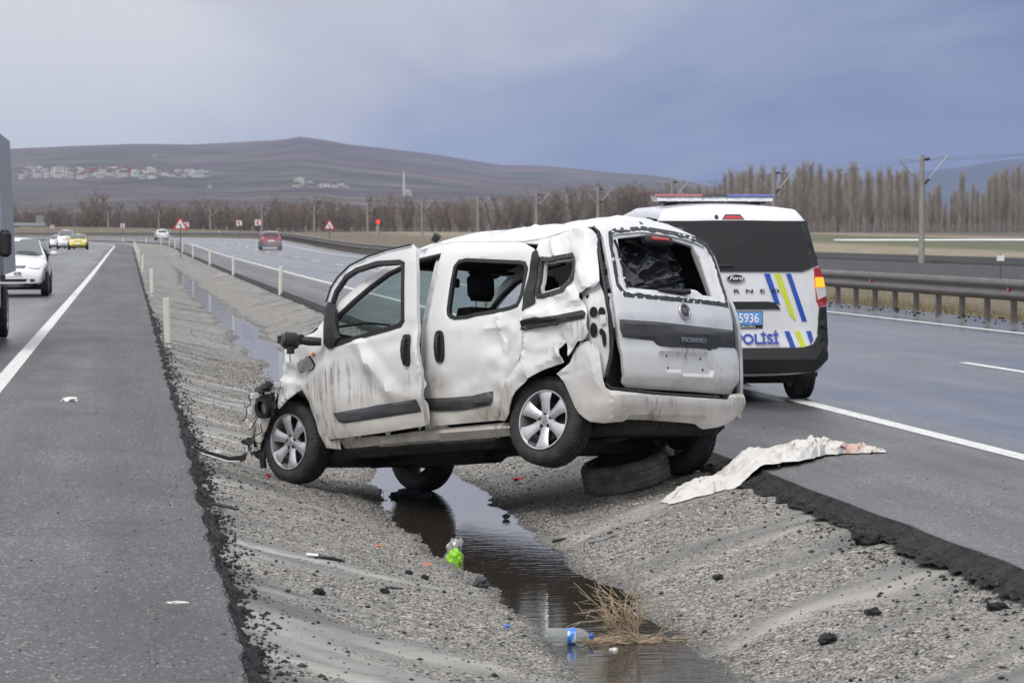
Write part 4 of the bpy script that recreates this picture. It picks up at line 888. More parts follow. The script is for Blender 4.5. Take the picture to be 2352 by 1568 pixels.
def spoke_mesh():
    m = MB(); sec = []
    for rr_, wd, y, th in ((.045, .036, .066, .03), (.09, .034, .075, .028), (.14, .042, .084, .024), (.178, .054, .088, .02), (.193, .062, .084, .02)):
        sec.append([(-wd, rr_, y-.006), (-wd*.55, rr_, y+.004), (0, rr_, y+.006), (wd*.55, rr_, y+.004), (wd, rr_, y-.006), (wd*.8, rr_, y-th), (-wd*.8, rr_, y-th)])
    rows = [[(p[0], p[2], p[1]) for p in s_] for s_ in sec]; m.grid(rows, True); return m.mesh(M_ALLOY, True)
SPOKE = spoke_mesh()
HUB = MB().lathe([(0, .078), (.026, .078), (.030, .072), (.062, .066), (.075, .058), (.075, .03)], 24, 'y').mesh(M_ALLOY, True)
LUG = MB().lathe([(0, .0722), (.0135, .0722), (.0145, .062)], 8, 'y').mesh(M_DARK, True)
CAPM = MB().lathe([(0, .083), (.018, .083), (.024, .078)], 16, 'y').mesh(M_GREYTR, True)
BRK = MB().lathe([(0, .02), (.13, .02), (.13, 0), (0, 0)], 24, 'y').mesh(M_UNDER, True)
RB_DARK = rb_.copy(); RB_DARK.materials.clear(); RB_DARK.materials.append(M_UNDER)
def wheel(loc, steer=0, camber=0, flip=False, spin=.2, parent=None):
    w = link('wheel', RB_DARK if flip else rb_, parent, loc); w.rotation_euler = (R(camber), 0, R(steer+(180 if flip else 0)))
    link('tyre', TYRE, w); link('hub', HUB, w); link('hub_cap', CAPM, w); link('brake_disc', BRK, w)
    for k in range(5): link('lug_hole_disc', LUG, w, (.048*math.cos(1.2566*k+.3), 0, .048*math.sin(1.2566*k+.3)))  # dark discs stand in for the shade of the lug holes
    for k in range(6): o = link('spoke', SPOKE, w); o.rotation_euler = (0, spin+k*math.pi/3, 0)
    return w
wheel((0, .67, .31), -5, 0, False, .15, wreck); wheel((-2.513, .72, .31), 3, 9, False, .0, wreck)['label'] = 'rear wheel knocked askew, hanging in the air'
wheel((0, -.68, .24), -5, 0, True, 0, wreck); wheel((-2.513, -.67, .25), 0, 0, True, .3, wreck)
# black plastic sheet hung inside the rear window
FOLDS = [((.02, .9), (.35, .1), .05, .09), ((.05, .0), (.75, .55), .05, .10), ((.05, .0), (.95, .35), .045, .08), ((.15, .05), (.5, .75), .03, .07), ((.55, .75), (.95, .6), .035, .06), ((.6, .95), (.98, .5), .04, .05), ((.2, .02), (.9, .12), .04, .04), ((.3, .95), (.75, .8), .03, .05)]
rows = []
for i in range(64):
    v = i/63; row = []
    for j in range(90):
        u = j/89; a = 3.27+.95*u-.11*u*v; z = 1.16+.42*v
        off = -.11-.05*(abs(u-.5)*2)**4+.02*fbm(u*3, v*3, 4)
        for p_, q_, d_, w_ in FOLDS:
            dd = seg_d(u, v, p_, q_)/w_; off += d_*max(0, 1-dd)**1.5
        off += .010*fbm(u*7+v*3, v*6-u*2, 4, 2)
        row.append(SM(a, z, off-.05))
    rows.append(row)
M_BAG = mat('black_polythene', (.008, .008, .010), .22, coat=.3, bump=(14, .15, .03))
ps = MB().grid(rows).build('plastic_sheet', M_BAG, None, True); ps.location = wreck.location; ps.rotation_euler = wreck.rotation_euler
for p in ps.data.polygons: p.use_smooth = True
tagit(ps, 'crinkled black plastic sheet hanging inside the wreck behind its missing rear window', 'plastic sheet')
# ================================================================== POLICE VAN AND TRAFFIC
def car_paint(name, col, rough=.28, var=None): return mat(name, col, rough, coat=.7, var=var)
M_PWHITE = car_paint('police_white', (.72, .735, .76), .26, (1.6, (.60, .605, .61), (1, 1, .35), .45, .72)); M_CWHITE = car_paint('traffic_white', (.70, .71, .73))
M_GLASSD = mat('dark_window', (.012, .013, .015), .06, spec=.6, coat=.4); M_WSCR = mat('windscreen_glass', (.05, .06, .065), .06, spec=.8, coat=.6)
M_BLUE = mat('livery_blue', (.012, .07, .42), .35, coat=.4); M_YEL = mat('livery_yellow', (.58, .66, .02), .35, coat=.4)
M_PLATE = mat('plate_blue', (.12, .34, .75), .4); M_PLATEW = mat('plate_white', (.7, .7, .7), .4)
M_LAMPC = mat('lamp_clear', (.62, .62, .6), .18, spec=.8, coat=.6); M_WHT = mat('white_letter', (.8, .8, .8), .5)
M_LETB = mat('letter_blue', (.02, .06, .38), .4); M_BLACKL = mat('black_letter', (.015, .015, .015), .35)
M_AMB_ON = mat('indicator_lit', (.9, .35, .03), .3, emit=((1, .24, .005), 1.6)); M_HEAD_ON = mat('headlamp_lit', (.8, .8, .7), .3, emit=((1, .92, .65), 2.5))
def shell(name, P, w, T, r, c, m, parent, arches=(), Sx=None, ns=7):
    """rounded car body from a side outline P (x, z, counter-clockwise); arches = (x, z, radius) cut from the lower edge by P itself"""
    P = refine(cw2ccw(P), .09); I1 = inset(P, c+r)
    def yy(x, z, y): return y*lerp(T, z)*(lerp(Sx, x) if Sx else 1.)
    nrm = [(b[0]-a[0], b[1]-a[1]) for a, b in zip(P, I1)]; rows = []
    ths = [k/5*math.pi/2 for k in range(6)]
    prof = [(-(w-r)-r*math.sin(t), (c+r*(1-math.cos(t)))/(c+r)) for t in ths[::-1]]
    prof += [(-(w-r)+2*(w-r)*k/ns, c*abs(-1+2*k/ns)**2.2/(c+r)) for k in range(1, ns)]
    prof += [((w-r)+r*math.sin(t), (c+r*(1-math.cos(t)))/(c+r)) for t in ths]
    for p, n_ in zip(P, nrm):
        rows.append([(p[0]+n_[0]*f, yy(p[0], p[1], y), p[1]+n_[1]*f) for y, f in prof])
    mb = MB(); mb.grid(rows+[rows[0]])
    V, F, rim = tri2d(I1, (), .14)
    for sg in (-1, 1): mb.add([(x, sg*yy(x, z, w), z) for x, z in V], [f if sg < 0 else f[::-1] for f in F])
    o = mb.build(name, m, parent, True)
    bm = bmesh.new(); bm.from_mesh(o.data); bmesh.ops.remove_doubles(bm, verts=bm.verts, dist=.012); bmesh.ops.recalc_face_normals(bm, faces=bm.faces); bm.to_mesh(o.data); bm.free()
    smooth_me(o.data); o.data.set_sharp_from_angle(angle=R(40)); return o
def arch(xc, r, z0, n=9, rev=True):
    pts = [(xc+r*math.cos(t), .31+r*math.sin(t)) for t in [math.pi*k/n for k in range(n+1)]]
    return pts if not rev else pts
def simple_wheel(parent, loc, r, w, flip, rimm):
    s_ = r/.31; o = link('wheel', rb_ if rimm is None else rimm, parent, loc); o.rotation_euler = (0, 0, math.pi if flip else 0); o.scale = (s_, w/.19, s_)
    link('tyre', TYRE, o); link('hub', HUB, o)
    for k in range(6): q = link('spoke', SPOKE, o); q.rotation_euler = (0, k*math.pi/3, 0)
    return o
# ---- police van: local x forward from the rear face, y left
pol = empty('police_van', (5.53, 26.23, .002), math.pi/2, 'white police van with blue and yellow stripes and roof light bar parked behind the wreck', 'van')
RF = [(.25, .07), (.40, .01), (.55, .01), (.60, .03), (.95, .05), (1.25, .08), (1.68, .16), (1.76, .21), (1.82, .32)]
PT = [(.2, .95), (.6, 1.), (1.0, .98), (1.25, .93), (1.68, .82), (1.83, .75)]
po = [(.10, .24)]+[(x, z) for z, x in RF]+[(.9, 1.845), (1.9, 1.84), (2.6, 1.77), (3.3, 1.20), (3.95, 1.09), (4.25, .85), (4.31, .5), (4.25, .26), (3.86, .24)]+[(3.47+.37*math.cos(t), .31+.37*math.sin(t)) for t in [math.pi*k/8 for k in range(9)]]+[(3.05, .24), (1.2, .24)]+[(.78+.37*math.cos(t), .31+.37*math.sin(t)) for t in [math.pi*k/8 for k in range(9)]]+[(.36, .24)]
pb = shell('body', po, .88, PT, .10, .035, M_PWHITE, pol)
def PR_(a, z, off=0.):                       # a to the right seen from behind
    w = .78*lerp(PT, z); f = min(1.15, abs(a)/max(w, .1))
    x = lerp(RF, z)+.035*min(1, f)**2.2
    e = (abs(a)-w)/lerp(PT, z); dy = 0.
    if e > 0:
        t = min(.099, e); x += .10-math.sqrt(.01-t*t); dy = off*t/.1*math.copysign(1, a); off *= math.sqrt(1-(t/.1)**2)
    return (x-off, -a-dy, z)
def pp(name, poly, m, off=.006, parent=None, thick=.012, sp=.08, disp=None): return panel(name, cw2ccw(poly), lambda a, z, o=0: PR_(a, z, o+off), m, parent or pol, [], sp, thick, disp, .003)
def mir(P): return P+[(-a, z) for a, z in P[::-1]]
rg_ = pp('rear_window', mir([(.64, 1.21), (.785, 1.265), (.69, 1.675)]), M_GLASSD, .018)
pp('bumper', mir([(.30, .27), (.74, .28), (.84, .40), (.87, .55), (.86, .885), (.80, .875), (.775, .62), (.72, .54), (.62, .512)]), M_BLK, .02, None, .05, .06, lambda a, z: .025*sstep(.50, .42, z))
for sg in (1, -1):
    tl = pp('tail_light', [(sg*.755, 1.24), (sg*.79, 1.245), (sg*.815, 1.2), (sg*.862, .90), (sg*.80, .885), (sg*.775, .94)], M_REDL, .022, None, .04)
    q = [(.757, 1.155), (.822, 1.155), (.838, 1.065), (.762, 1.065)]; pp('indicator', [(sg*a, z) for a, z in q], M_AMB_ON, .028, tl, .01)
    q = [(.763, 1.06), (.839, 1.06), (.85, .985), (.78, .95)]; pp('reversing_lamp', [(sg*a, z) for a, z in q], M_LAMPC, .028, tl, .01)
    pp('reflector', [(sg*.58, .352), (sg*.70, .355), (sg*.70, .385), (sg*.58, .382)], M_REDL, .045, pol, .01)
bl = pp('brake_light', [(-.105, 1.69), (.105, 1.69), (.07, 1.735), (-.07, 1.735)], M_BLK, .008); pp('red_lens', [(-.098, 1.694), (.098, 1.694), (.066, 1.722), (-.066, 1.722)], M_REDL, .013, bl)
pp('camera_dot', [(-.155+.018*math.cos(k*.63), 1.712+.02*math.sin(k*.63)) for k in range(10)], M_BLK, .01)
pp('tailgate_handle', [(-.42, .865), (.42, .865), (.37, .925), (.30, .935), (-.30, .935), (-.37, .925)], M_BLK, .018, None, .03)
ph = pp('plate_holder', [(-.285, .69), (.25, .69), (.25, .845), (-.285, .845)], M_BLK, .012, None, .02)
pp('plate', [(-.278, .722), (.243, .722), (.243, .838), (-.278, .838)], M_PLATE, .018, ph, .01)
def ptext(txt, size, m, a, z, parent, off, sx=1., sy=1., bold=0., shear=0., spacing=1., depth=.002):
    o = link('lettering', text_mesh(txt, size, m, depth, bold, shear, spacing), parent); o.matrix_local = frame_at(PR_, a, z, off) @ Matrix.Diagonal((sx, sy, 1, 1)); return o
ptext('5936', .105, M_WHT, .118, .779, ph, .024, .92, 1.12, .0015)
ptext('EMNİYET MÜDÜRLÜĞÜ', .034, M_WHT, -.02, .704, ph, .017, 1.1, .8)
for k, ch in enumerate('TOURNEO'): ptext(ch, .058, M_BLACKL, -.36+.122*k, 1.03, pol, .014, 1.7, .8, .001)
ptext('TRAFİK POLİSİ', .130, M_LETB, -.045, .588, pol, .014, 1.0, 1.03, .003)
el = MB().lathe([(0, .010), (.070, .010), (.074, .014), (.080, .013), (.083, 0)], 32, 'z').build('badge', M_CHR, pol, True); el.matrix_local = frame_at(PR_, 0, 1.148, .012) @ Matrix.Diagonal((1.05, .44, 1, 1))
MB().lathe([(0, .0125), (.070, .0125), (.072, .010)], 32, 'z').build('badge_face', mat('badge_dark', (.012, .014, .025), .25), el, True)
o = link('lettering', text_mesh('Ford', .062, M_WHT, .002, .001, .35), el, (0, 0, .016)); o.scale = (1, 1.9, 1)
for P, m in (([(.27, 1.19), (.325, 1.19), (.42, .90), (.362, .93)], M_BLUE), ([(.37, 1.19), (.425, 1.19), (.572, .752), (.515, .80)], M_YEL), ([(.48, 1.19), (.525, 1.19), (.672, .752), (.625, .752)], M_BLUE),
             ([(.457, .662), (.502, .662), (.558, .514), (.508, .514)], M_BLUE), ([(.558, .662), (.602, .662), (.66, .514), (.61, .514)], M_YEL), ([(.665, .662), (.71, .662), (.73, .585), (.705, .535)], M_BLUE)):
    pp('livery_stripe', P, m, .011, None, .004, .1)
    pp('livery_stripe', [(-a, z) for a, z in P], m, .011, None, .004, .1)
# open the body behind the rear and front glass so that the dark cabin shows
bm = bmesh.new(); bm.from_mesh(pb.data); dl = []
for f_ in bm.faces:
    c_ = f_.calc_center_median()
    if (c_.x < .4 and 1.25 < c_.z < 1.64 and abs(c_.y) < .66) or (2.55 < c_.x < 3.28 and abs(c_.y) < .62 and c_.z > 1.22 and f_.normal.z > .2): dl.append(f_)
bmesh.ops.delete(bm, geom=dl, context='FACES'); bm.to_mesh(pb.data); bm.free()
M_POLG = bpy.data.materials.new('privacy_glass'); M_POLG.use_nodes = True; thin_glass(M_POLG, (.26, .265, .275), .04, .45, (.05, .051, .055)); rg_.data.materials.clear(); rg_.data.materials.append(M_POLG)  # grey diffuse cover puts the pane's reflection into its colour
M_CABIN = mat('cabin_trim', (.03, .03, .032), .9)
MB().grid([[(x, y, z) for y, z in ((-.74, .62), (-.74, 1.15), (-.62, 1.62), (-.5, 1.72), (.5, 1.72), (.62, 1.62), (.74, 1.15), (.74, .62), (-.74, .62))] for x in (.30, 1.2, 2.5)]).build('cabin_lining', M_CABIN, pol)
rows = [[(3.28-.66*v, y*(.66-.06*v), 1.205+.555*v) for y in (-1, -.5, 0, .5, 1)] for v in (0, .33, .66, 1)]
MB().grid(rows).build('windscreen', M_GLASSG, pol, True)
for x in (1.25, 2.2):
    for y in (-.36, .36):
        st = MB().box((x-.08, y-.22, .62), (x+.08, y+.22, 1.22), .06).build('seat', M_FABRIC, pol, True); MB().box((x-.06, y-.13, 1.25), (x+.05, y+.13, 1.46), .04).build('headrest', M_FABRIC, st, True)
wp = MB().tube([PR_(-.02, 1.265, .03), PR_(-.2, 1.262, .03), PR_(-.36, 1.255, .03)], [.010, .012, .02], 6).build('wiper', M_BLK, pol)
# side glass, mirrors
for sg in (1, -1):
    for q in ([(1.0, 1.22), (1.95, 1.2), (1.95, 1.64), (1.05, 1.66)], [(2.05, 1.2), (3.05, 1.16), (2.62, 1.62), (2.08, 1.64)], [(.35, 1.24), (.9, 1.23), (.92, 1.64), (.42, 1.62)]):
        V, F, rim = tri2d(cw2ccw(q), (), .15); MB().add([(x, sg*(.88*lerp(PT, z)+.006), z) for x, z in V], F).build('side_window', M_GLASSD, pol)
    MB().box((2.95, sg*1.0-.11, 1.08), (3.08, sg*1.0+.11, 1.30), .04).build('side_mirror', M_PWHITE, pol, True)
lb = empty('light_bar_pivot'); bpy.data.objects.remove(lb)
LB = MB(); LB.box((1.02, -.50, 1.845), (1.30, .50, 1.862), .006)
for y in (-.40, .40): LB.box((1.06, y-.05, 1.82), (1.26, y+.05, 1.85), .004)
lbr = LB.build('light_bar', M_BLK, pol)
M_LBC = mat('clear_polycarbonate', (.55, .58, .64), .15, coat=.5, var=(26, (.75, .77, .82), (1, 1, .4), .45, .6)); M_LBR = mat('red_polycarbonate', (.35, .02, .03), .2, coat=.6); M_LBB = mat('blue_polycarbonate', (.02, .04, .35), .2, coat=.6)
def wedge(y0, y1, e0, e1, z0, z1, m, nm):
    mb = MB(); P = [(1.00, z0), (1.32, z0), (1.29, z1), (1.03, z1)]
    mb.prism(P, lambda p: (p[0], y0+(e0 if p[1] == z0 else 0), p[1]), lambda p: (p[0], y1+(e1 if p[1] == z0 else 0), p[1])); mb.build(nm, m, lbr)
for y0, y1, e0, e1, m in ((.12, .575, 0, -.025, M_LBR), (-.115, .115, 0, 0, M_BLK), (-.575, -.12, .025, 0, M_LBB)):
    wedge(y0, y1, e0, e1, 1.862, 1.915, M_LBC, 'lamp_module'); wedge(y0-.004, y1+.004, 0, 0, 1.9155, 1.93, m, 'lamp_cover')
for k in range(10): MB().box((.996, -.55+.112*k+.01, 1.868), (1.001, -.55+.112*k+.09, 1.884)).build('led_strip', M_WHT, lbr)
for x in (.78, 3.47):
    for sg in (1, -1):
        w_ = simple_wheel(pol, (x, sg*.765, .32), .32, .205, sg < 0, None)
MB().box((.45, -.70, .16), (4.0, .70, .34), .05).build('underbody', M_UNDER, pol)
MB().tube([(.12, .35, .25), (.5, .35, .24), (1.2, .3, .24)], .03, 8).build('exhaust', M_UNDER, pol)
for sg in (1, -1): MB().box((.46, sg*.78-.09, .22), (.475, sg*.78+.09, .45)).build('mud_flap', M_BLK, pol)
# ---- traffic
SED = [(.02, .35), (0, .55), (.05, .78), (.12, .92), (.75, 1.0), (1.15, 1.33), (1.7, 1.44), (2.35, 1.43), (3.15, 1.02), (4.0, .86), (4.3, .70), (4.42, .52), (4.42, .30), (4.25, .22)]
def sedan_outline(h=1.44, L=4.45, hatch=False):
    k = h/1.44; kx = L/4.42
    top = SED if not hatch else [(.02, .35), (0, .55), (.03, .85), (.10, 1.0), (.45, 1.36), (.75, 1.43), (1.6, 1.45), (2.3, 1.42), (3.15, 1.02), (4.0, .86), (4.3, .70), (4.42, .52), (4.42, .30), (4.25, .22)]
    P = [(x*kx, z*k if z > .4 else z) for x, z in top]
    f = L-.85; b_ = .85
    P += [(f+.35*math.cos(t), .31+.35*math.sin(t)) for t in [math.pi*q/8 for q in range(9)]]+[(b_+.35*math.cos(t), .31+.35*math.sin(t)) for t in [math.pi*q/8 for q in range(9)]]
    return P, f, b_
def traffic(name, label, cat, loc, rz, paint, h=1.44, L=4.45, w=.86, hatch=False, taxi=False, plate=None, group=None, lit=False, van=False):
    e = empty(name, loc, rz, label, cat, group)
    P, f, b_ = sedan_outline(h, L, hatch or van)
    T = [(.2, .95), (.6, 1.), (.95*h/1.44, .98), (1.15*h/1.44, .90), (h, .74)]
    shell('body', P, w, T, .12, .06, paint, e, Sx=[(0, .90), (.5, .985), (L-.9, .985), (L, .84)])
    k = h/1.44; kx = L/4.42
    FX = [(.22, 4.25), (.30, 4.42), (.52, 4.42), (.70, 4.30), (.86, 4.0), (1.02, 3.15), (1.42, 2.35)]; FX = [(z*k if z > .4 else z, x*kx) for z, x in FX]
    RX = [(.35, .02), (.55, 0), (.78, .05), (.92, .12), (1.0, .75), (1.33, 1.15), (1.44, 1.7)] if not (hatch or van) else [(.35, .02), (.55, 0), (.85, .03), (1.0, .10), (1.36, .45), (1.43, .75)]; RX = [(z*k if z > .4 else z, x*kx) for z, x in RX]
    def FM(a, z, off=0.):                     # a to the right seen from ahead
        ww = (w-.12)*lerp(T, z); x = lerp(FX, z)-.06*min(1, abs(a)/ww)**2.2
        ed = abs(a)-ww
        if ed > 0: q = min(.119, ed); x -= .12-math.sqrt(.0144-q*q)
        return (x+off, a*lerp([(0, .9), (.5, .985), (L-.9, .985), (L, .84)], x), z+off*.6)
    def RM(a, z, off=0.):
        ww = (w-.12)*lerp(T, z); x = lerp(RX, z)+.06*min(1, abs(a)/ww)**2.2
        ed = abs(a)-ww
        if ed > 0: q = min(.119, ed); x += .12-math.sqrt(.0144-q*q)
        return (x-off, -a*.95, z+off*.6)
    def fp(nm, Q, m, fn=FM, off=.008): return panel(nm, cw2ccw(Q), lambda a, z, o=0: fn(a, z, o+off), m, e, [], .09, .01, None, .003)
    z0, z1 = 1.03*k, 1.40*k
    fp('windscreen', mir([(.70*w/.86, z0), (.57*w/.86, z1)]), M_WSCR)
    fp('bonnet_line', mir([(.60, 1.012*k), (.62, 1.02*k)]), M_BLK)
    if hatch or van: fp('rear_window', mir([(.62, 1.04*k), (.55, 1.33*k)]), M_GLASSD, RM)
    else: fp('rear_window', mir([(.62, 1.03*k), (.53, 1.31*k)]), M_GLASSD, RM)
    hm = M_HEAD_ON if lit else M_LAMPC
    for sg in (1, -1):
        fp('headlight', [(sg*.40, .72*k), (sg*.48, .80*k), (sg*.66, .84*k), (sg*.74, .80*k), (sg*.75, .70*k), (sg*.60, .685*k)], hm)
        fp('tail_light', [(sg*.44, .80*k), (sg*.74, .84*k), (sg*.76, .70*k), (sg*.50, .68*k)], M_REDL, RM)
        fp('fog_lamp', [(sg*.48, .42), (sg*.62, .43), (sg*.64, .36), (sg*.52, .35)], M_DGREY)
        MB().box((L*.60, sg*(w+.10)-.10, .98*k), (L*.60+.10, sg*(w+.10)+.09, 1.10*k), .035).build('side_mirror', paint if not taxi else M_BLK, e, True)
        MB().tube([(L*.60+.05, sg*(w+.02), 1.02*k), (L*.60+.05, sg*(w-.06), 1.0*k)], .025, 6).build('mirror_arm', M_BLK, e)
        for q in ([(1.05, 1.02), (2.0, 1.02), (2.0, 1.36), (1.35, 1.33)], [(2.08, 1.02), (2.95, 1.02), (2.35, 1.36), (2.08, 1.37)]) if not van else ([(.55, 1.05), (2.0, 1.02), (2.0, 1.36), (.75, 1.36)], [(2.08, 1.02), (2.95, 1.02), (2.35, 1.36), (2.08, 1.37)]):
            V, F, rim = tri2d(cw2ccw([(x*kx, z*k) for x, z in q]), (), .2); MB().add([(x, sg*(w*lerp(T, z)*.985+.008), z) for x, z in V], F).build('side_window', M_GLASSD, e)
        for x in (b_, f): simple_wheel(e, (x, sg*(w-.10), .31), .31, .19, sg < 0, None)
    g1 = fp('grille', mir([(.33, .70*k), (.36, .755*k)]), M_BLK); fp('grille_bar', mir([(.31, .722*k), (.33, .735*k)]), M_CHR, FM, .014)
    fp('air_intake', mir([(.38, .36), (.42, .43)]), M_BLK); fp('lower_lip', mir([(.66, .265), (.70, .31)]), M_BLK)
    p1 = fp('front_plate', mir([(.26, .49), (.26, .60)]), M_PLATEW, FM, .014); fp('rear_plate', mir([(.26, .60*k), (.26, .71*k)]), M_PLATEW, RM, .014)
    if plate:
        o = link('lettering', text_mesh(plate, .12, M_BLACKL, .002, .002), e); o.matrix_local = frame_at(lambda a, z, o=0: FM(a, z, o), .14, .545, .022)
    MB().box((.5, -w+.12, .16), (L-.5, w-.12, .36), .05).build('underbody', M_UNDER, e)
    for y in (.55, -.02): MB().tube([FM(y, z0+.015, .03), FM(y-.25, z0+.05, .03), FM(y-.5, z0+.035, .03)], .011, 5).build('wiper', M_BLK, e)
    if taxi:
        MB().box((1.75, -.18, h+.0), (1.95, .18, h+.12), .03).build('taxi_lamp', mat('taxi_lamp', (.7, .62, .2), .4), e)
    return e
M_TAXI = car_paint('taxi_yellow', (.55, .47, .04)); M_REDC = car_paint('car_red', (.16, .012, .02)); M_SILV = car_paint('car_silver', (.55, .57, .6))
def ahead(name, label, cat, s_, y, paint, **k):           # driving away
    p = road(s_, y, .003); t = max(0, (y-RY0)/RRAD); return traffic(name, label, cat, p, math.pi/2+t, paint, **k)
def onc(name, label, cat, s_, y, paint, **k):             # coming towards us
    p = road(s_, y, .003); t = max(0, (y-RY0)/RRAD); return traffic(name, label, cat, p, -math.pi/2+t, paint, **k)
onc('oncoming_car', 'white saloon car coming along the left road half hidden by the truck', 'car', -2.80, 72.4+4.4, M_CWHITE, plate='478', group='traffic on the left road')
onc('taxi', 'yellow taxi coming along the left road', 'taxi', -4.25, 257, M_TAXI, h=1.40, group='traffic on the left road')
onc('oncoming_van', 'white van close behind the yellow taxi', 'van', -5.75, 280, M_CWHITE, h=1.80, hatch=True, van=True, lit=True, group='traffic on the left road')
onc('oncoming_car', 'small silver white car left of the yellow taxi with headlamps on', 'car', -7.1, 305, M_SILV, lit=True, group='traffic on the left road')
ahead('red_car', 'dark red saloon car driving away on the right road', 'car', 11.15, 229, M_REDC, group='traffic on the right road')
ahead('white_car', 'white saloon car driving away on the right road beside the warning sign', 'car', 8.1, 385, M_CWHITE, group='traffic on the right road')
# ---- truck cut by the left picture edge
trk = empty('truck', (-2.80, 39.0, .003), -math.pi/2, 'light truck with grey box body cut off by the left picture edge', 'truck')
M_BOX = mat('truck_box_grey', (.30, .31, .34), .5, var=(2, (.24, .25, .27), (1, 1, .3), .4, .7)); M_TW = car_paint('truck_white', (.62, .63, .64))
def tshell():
    P = [(-1.75, .55), (-1.75, 1.9), (-1.5, 2.1), (-.4, 2.12), (-.12, 1.95), (.12, 1.25), (.2, .95), (.2, .45), (.05, .38), (-.18, .38)]+[(-.55+.42*math.cos(t), .38+.42*math.sin(t)) for t in [math.pi*k/8 for k in range(9)]]+[(-1.2, .38)]
    shell('cab', P, 1.02, [(.3, 1), (1.2, .985), (2.1, .93)], .10, .05, M_TW, trk)
tshell()
def tf(a, z, off=0.): return (lerp([(.4, .2), (.95, .2), (1.25, .12), (1.95, -.12)], z)+off-.05*(abs(a)/.95)**2.2, a, z)
panel('windscreen', mir([(.90, 1.22), (.84, 1.88)]), lambda a, z, o=0: tf(a, z, o+.008), M_WSCR, trk, [], .15, .01)
panel('grille', mir([(.6, .75), (.6, 1.0)]), lambda a, z, o=0: tf(a, z, o+.008), M_BLK, trk, [], .15, .01)
panel('bumper', mir([(.97, .40), (.97, .68)]), lambda a, z, o=0: tf(a, z, o+.02), M_DGREY, trk, [], .15, .03)
for sg in (1, -1): panel('headlight', cw2ccw([(sg*.66, .76), (sg*.90, .78), (sg*.90, .96), (sg*.66, .94)]), lambda a, z, o=0: tf(a, z, o+.012), M_LAMPC, trk, [], .15, .01)
bx = MB(); bx.prism([(-1.0, .98), (1.07, .98), (.99, 2.96), (-1.04, 2.96)], lambda p: (-1.9, p[0]+.03, p[1]), lambda p: (-6.3, p[0]+.03, p[1])); bx.build('cargo_box', M_BOX, trk)
MB().box((-1.92, -1.05, .92), (-1.86, 1.12, .98)).build('box_rail', M_DGREY, trk)
MB().box((-1.70, .93, .52), (-1.2, 1.06, 1.14), .03).build('side_skirt', M_TW, trk)
MB().box((-6.2, -.45, .55), (-.3, .45, .80), .03).build('chassis', M_UNDER, trk)
for sg in (1, -1):
    mm = MB(); mm.tube([(-.28, sg*.98, 1.28), (-.26, sg*1.10, 1.36), (-.25, sg*1.17, 1.42)], .025, 6); q = mm.build('mirror_arm', M_BLK, trk)
    MB().box((-.32, sg*1.185-.085, 1.24), (-.20, sg*1.185+.085, 1.60), .05).build('mirror', M_BLK, q, True)
    for x in (-.55, -4.9): simple_wheel(trk, (x, sg*.92, .38), .38, .21, sg < 0, None)
# ================================================================== ROADSIDE
M_GALV = mat('weathered_steel_rail', (.115, .105, .10), .5, .35, var=(4, (.17, .155, .145), (1, .3, 1), .4, .7)); M_POSTW = mat('delineator_white', (.62, .63, .56), .5, var=(5, (.45, .45, .40), (1, 1, 1), .5, .8))
# guardrail: twin-wave beam, one post at a time
gr = empty('guardrail', (0, 0, 0), 0, 'grey steel crash barrier along the far side of the right road', 'crash barrier')
WP = [(.0, .33), (.02, .36), (.055, .40), (.055, .46), (.0, .50), (.0, .55), (.055, .59), (.055, .65), (.02, .69), (.0, .72), (-.01, .715), (-.008, .55), (-.008, .50), (-.01, .335)]
yl = ys_geo(14, 640, 1.66, .01); V = []; F = []; n = len(WP)
for y in yl:
    for d, z in WP: V.append(road(15.95-d, y, z))
for i in range(len(yl)-1):
    for j in range(n): k = (j+1) % n; F.append((i*n+j, i*n+k, (i+1)*n+k, (i+1)*n+j))
link('beam', fast(V, F, M_GALV), gr)
PM = MB().box((-.05, -.045, -.4), (.05, .045, .66)).mesh(M_GALV)
SPM = MB().box((-.07, -.05, .42), (.02, .05, .62)).mesh(M_GALV); RFM = MB().box((-.07, -.05, .49), (-.045, .05, .57)).mesh(M_REDL)
i = 0; y = 20.
while y < 330 and i < 190:
    p = road(16.04, y, 0); link('post', PM, gr, p)
    if i % 6 == 1: link('reflector', RFM, gr, road(15.99, y, 0))
    y += 1.664; i += 1
far = MB()
while y < 640:
    p = road(16.04, y, 0); far.box((p[0]-.05, p[1]-.045, p[2]-.3), (p[0]+.05, p[1]+.045, p[2]+.66)); y += 1.664*2
tagit(far.build('far_posts', M_GALV, gr), kind='stuff')
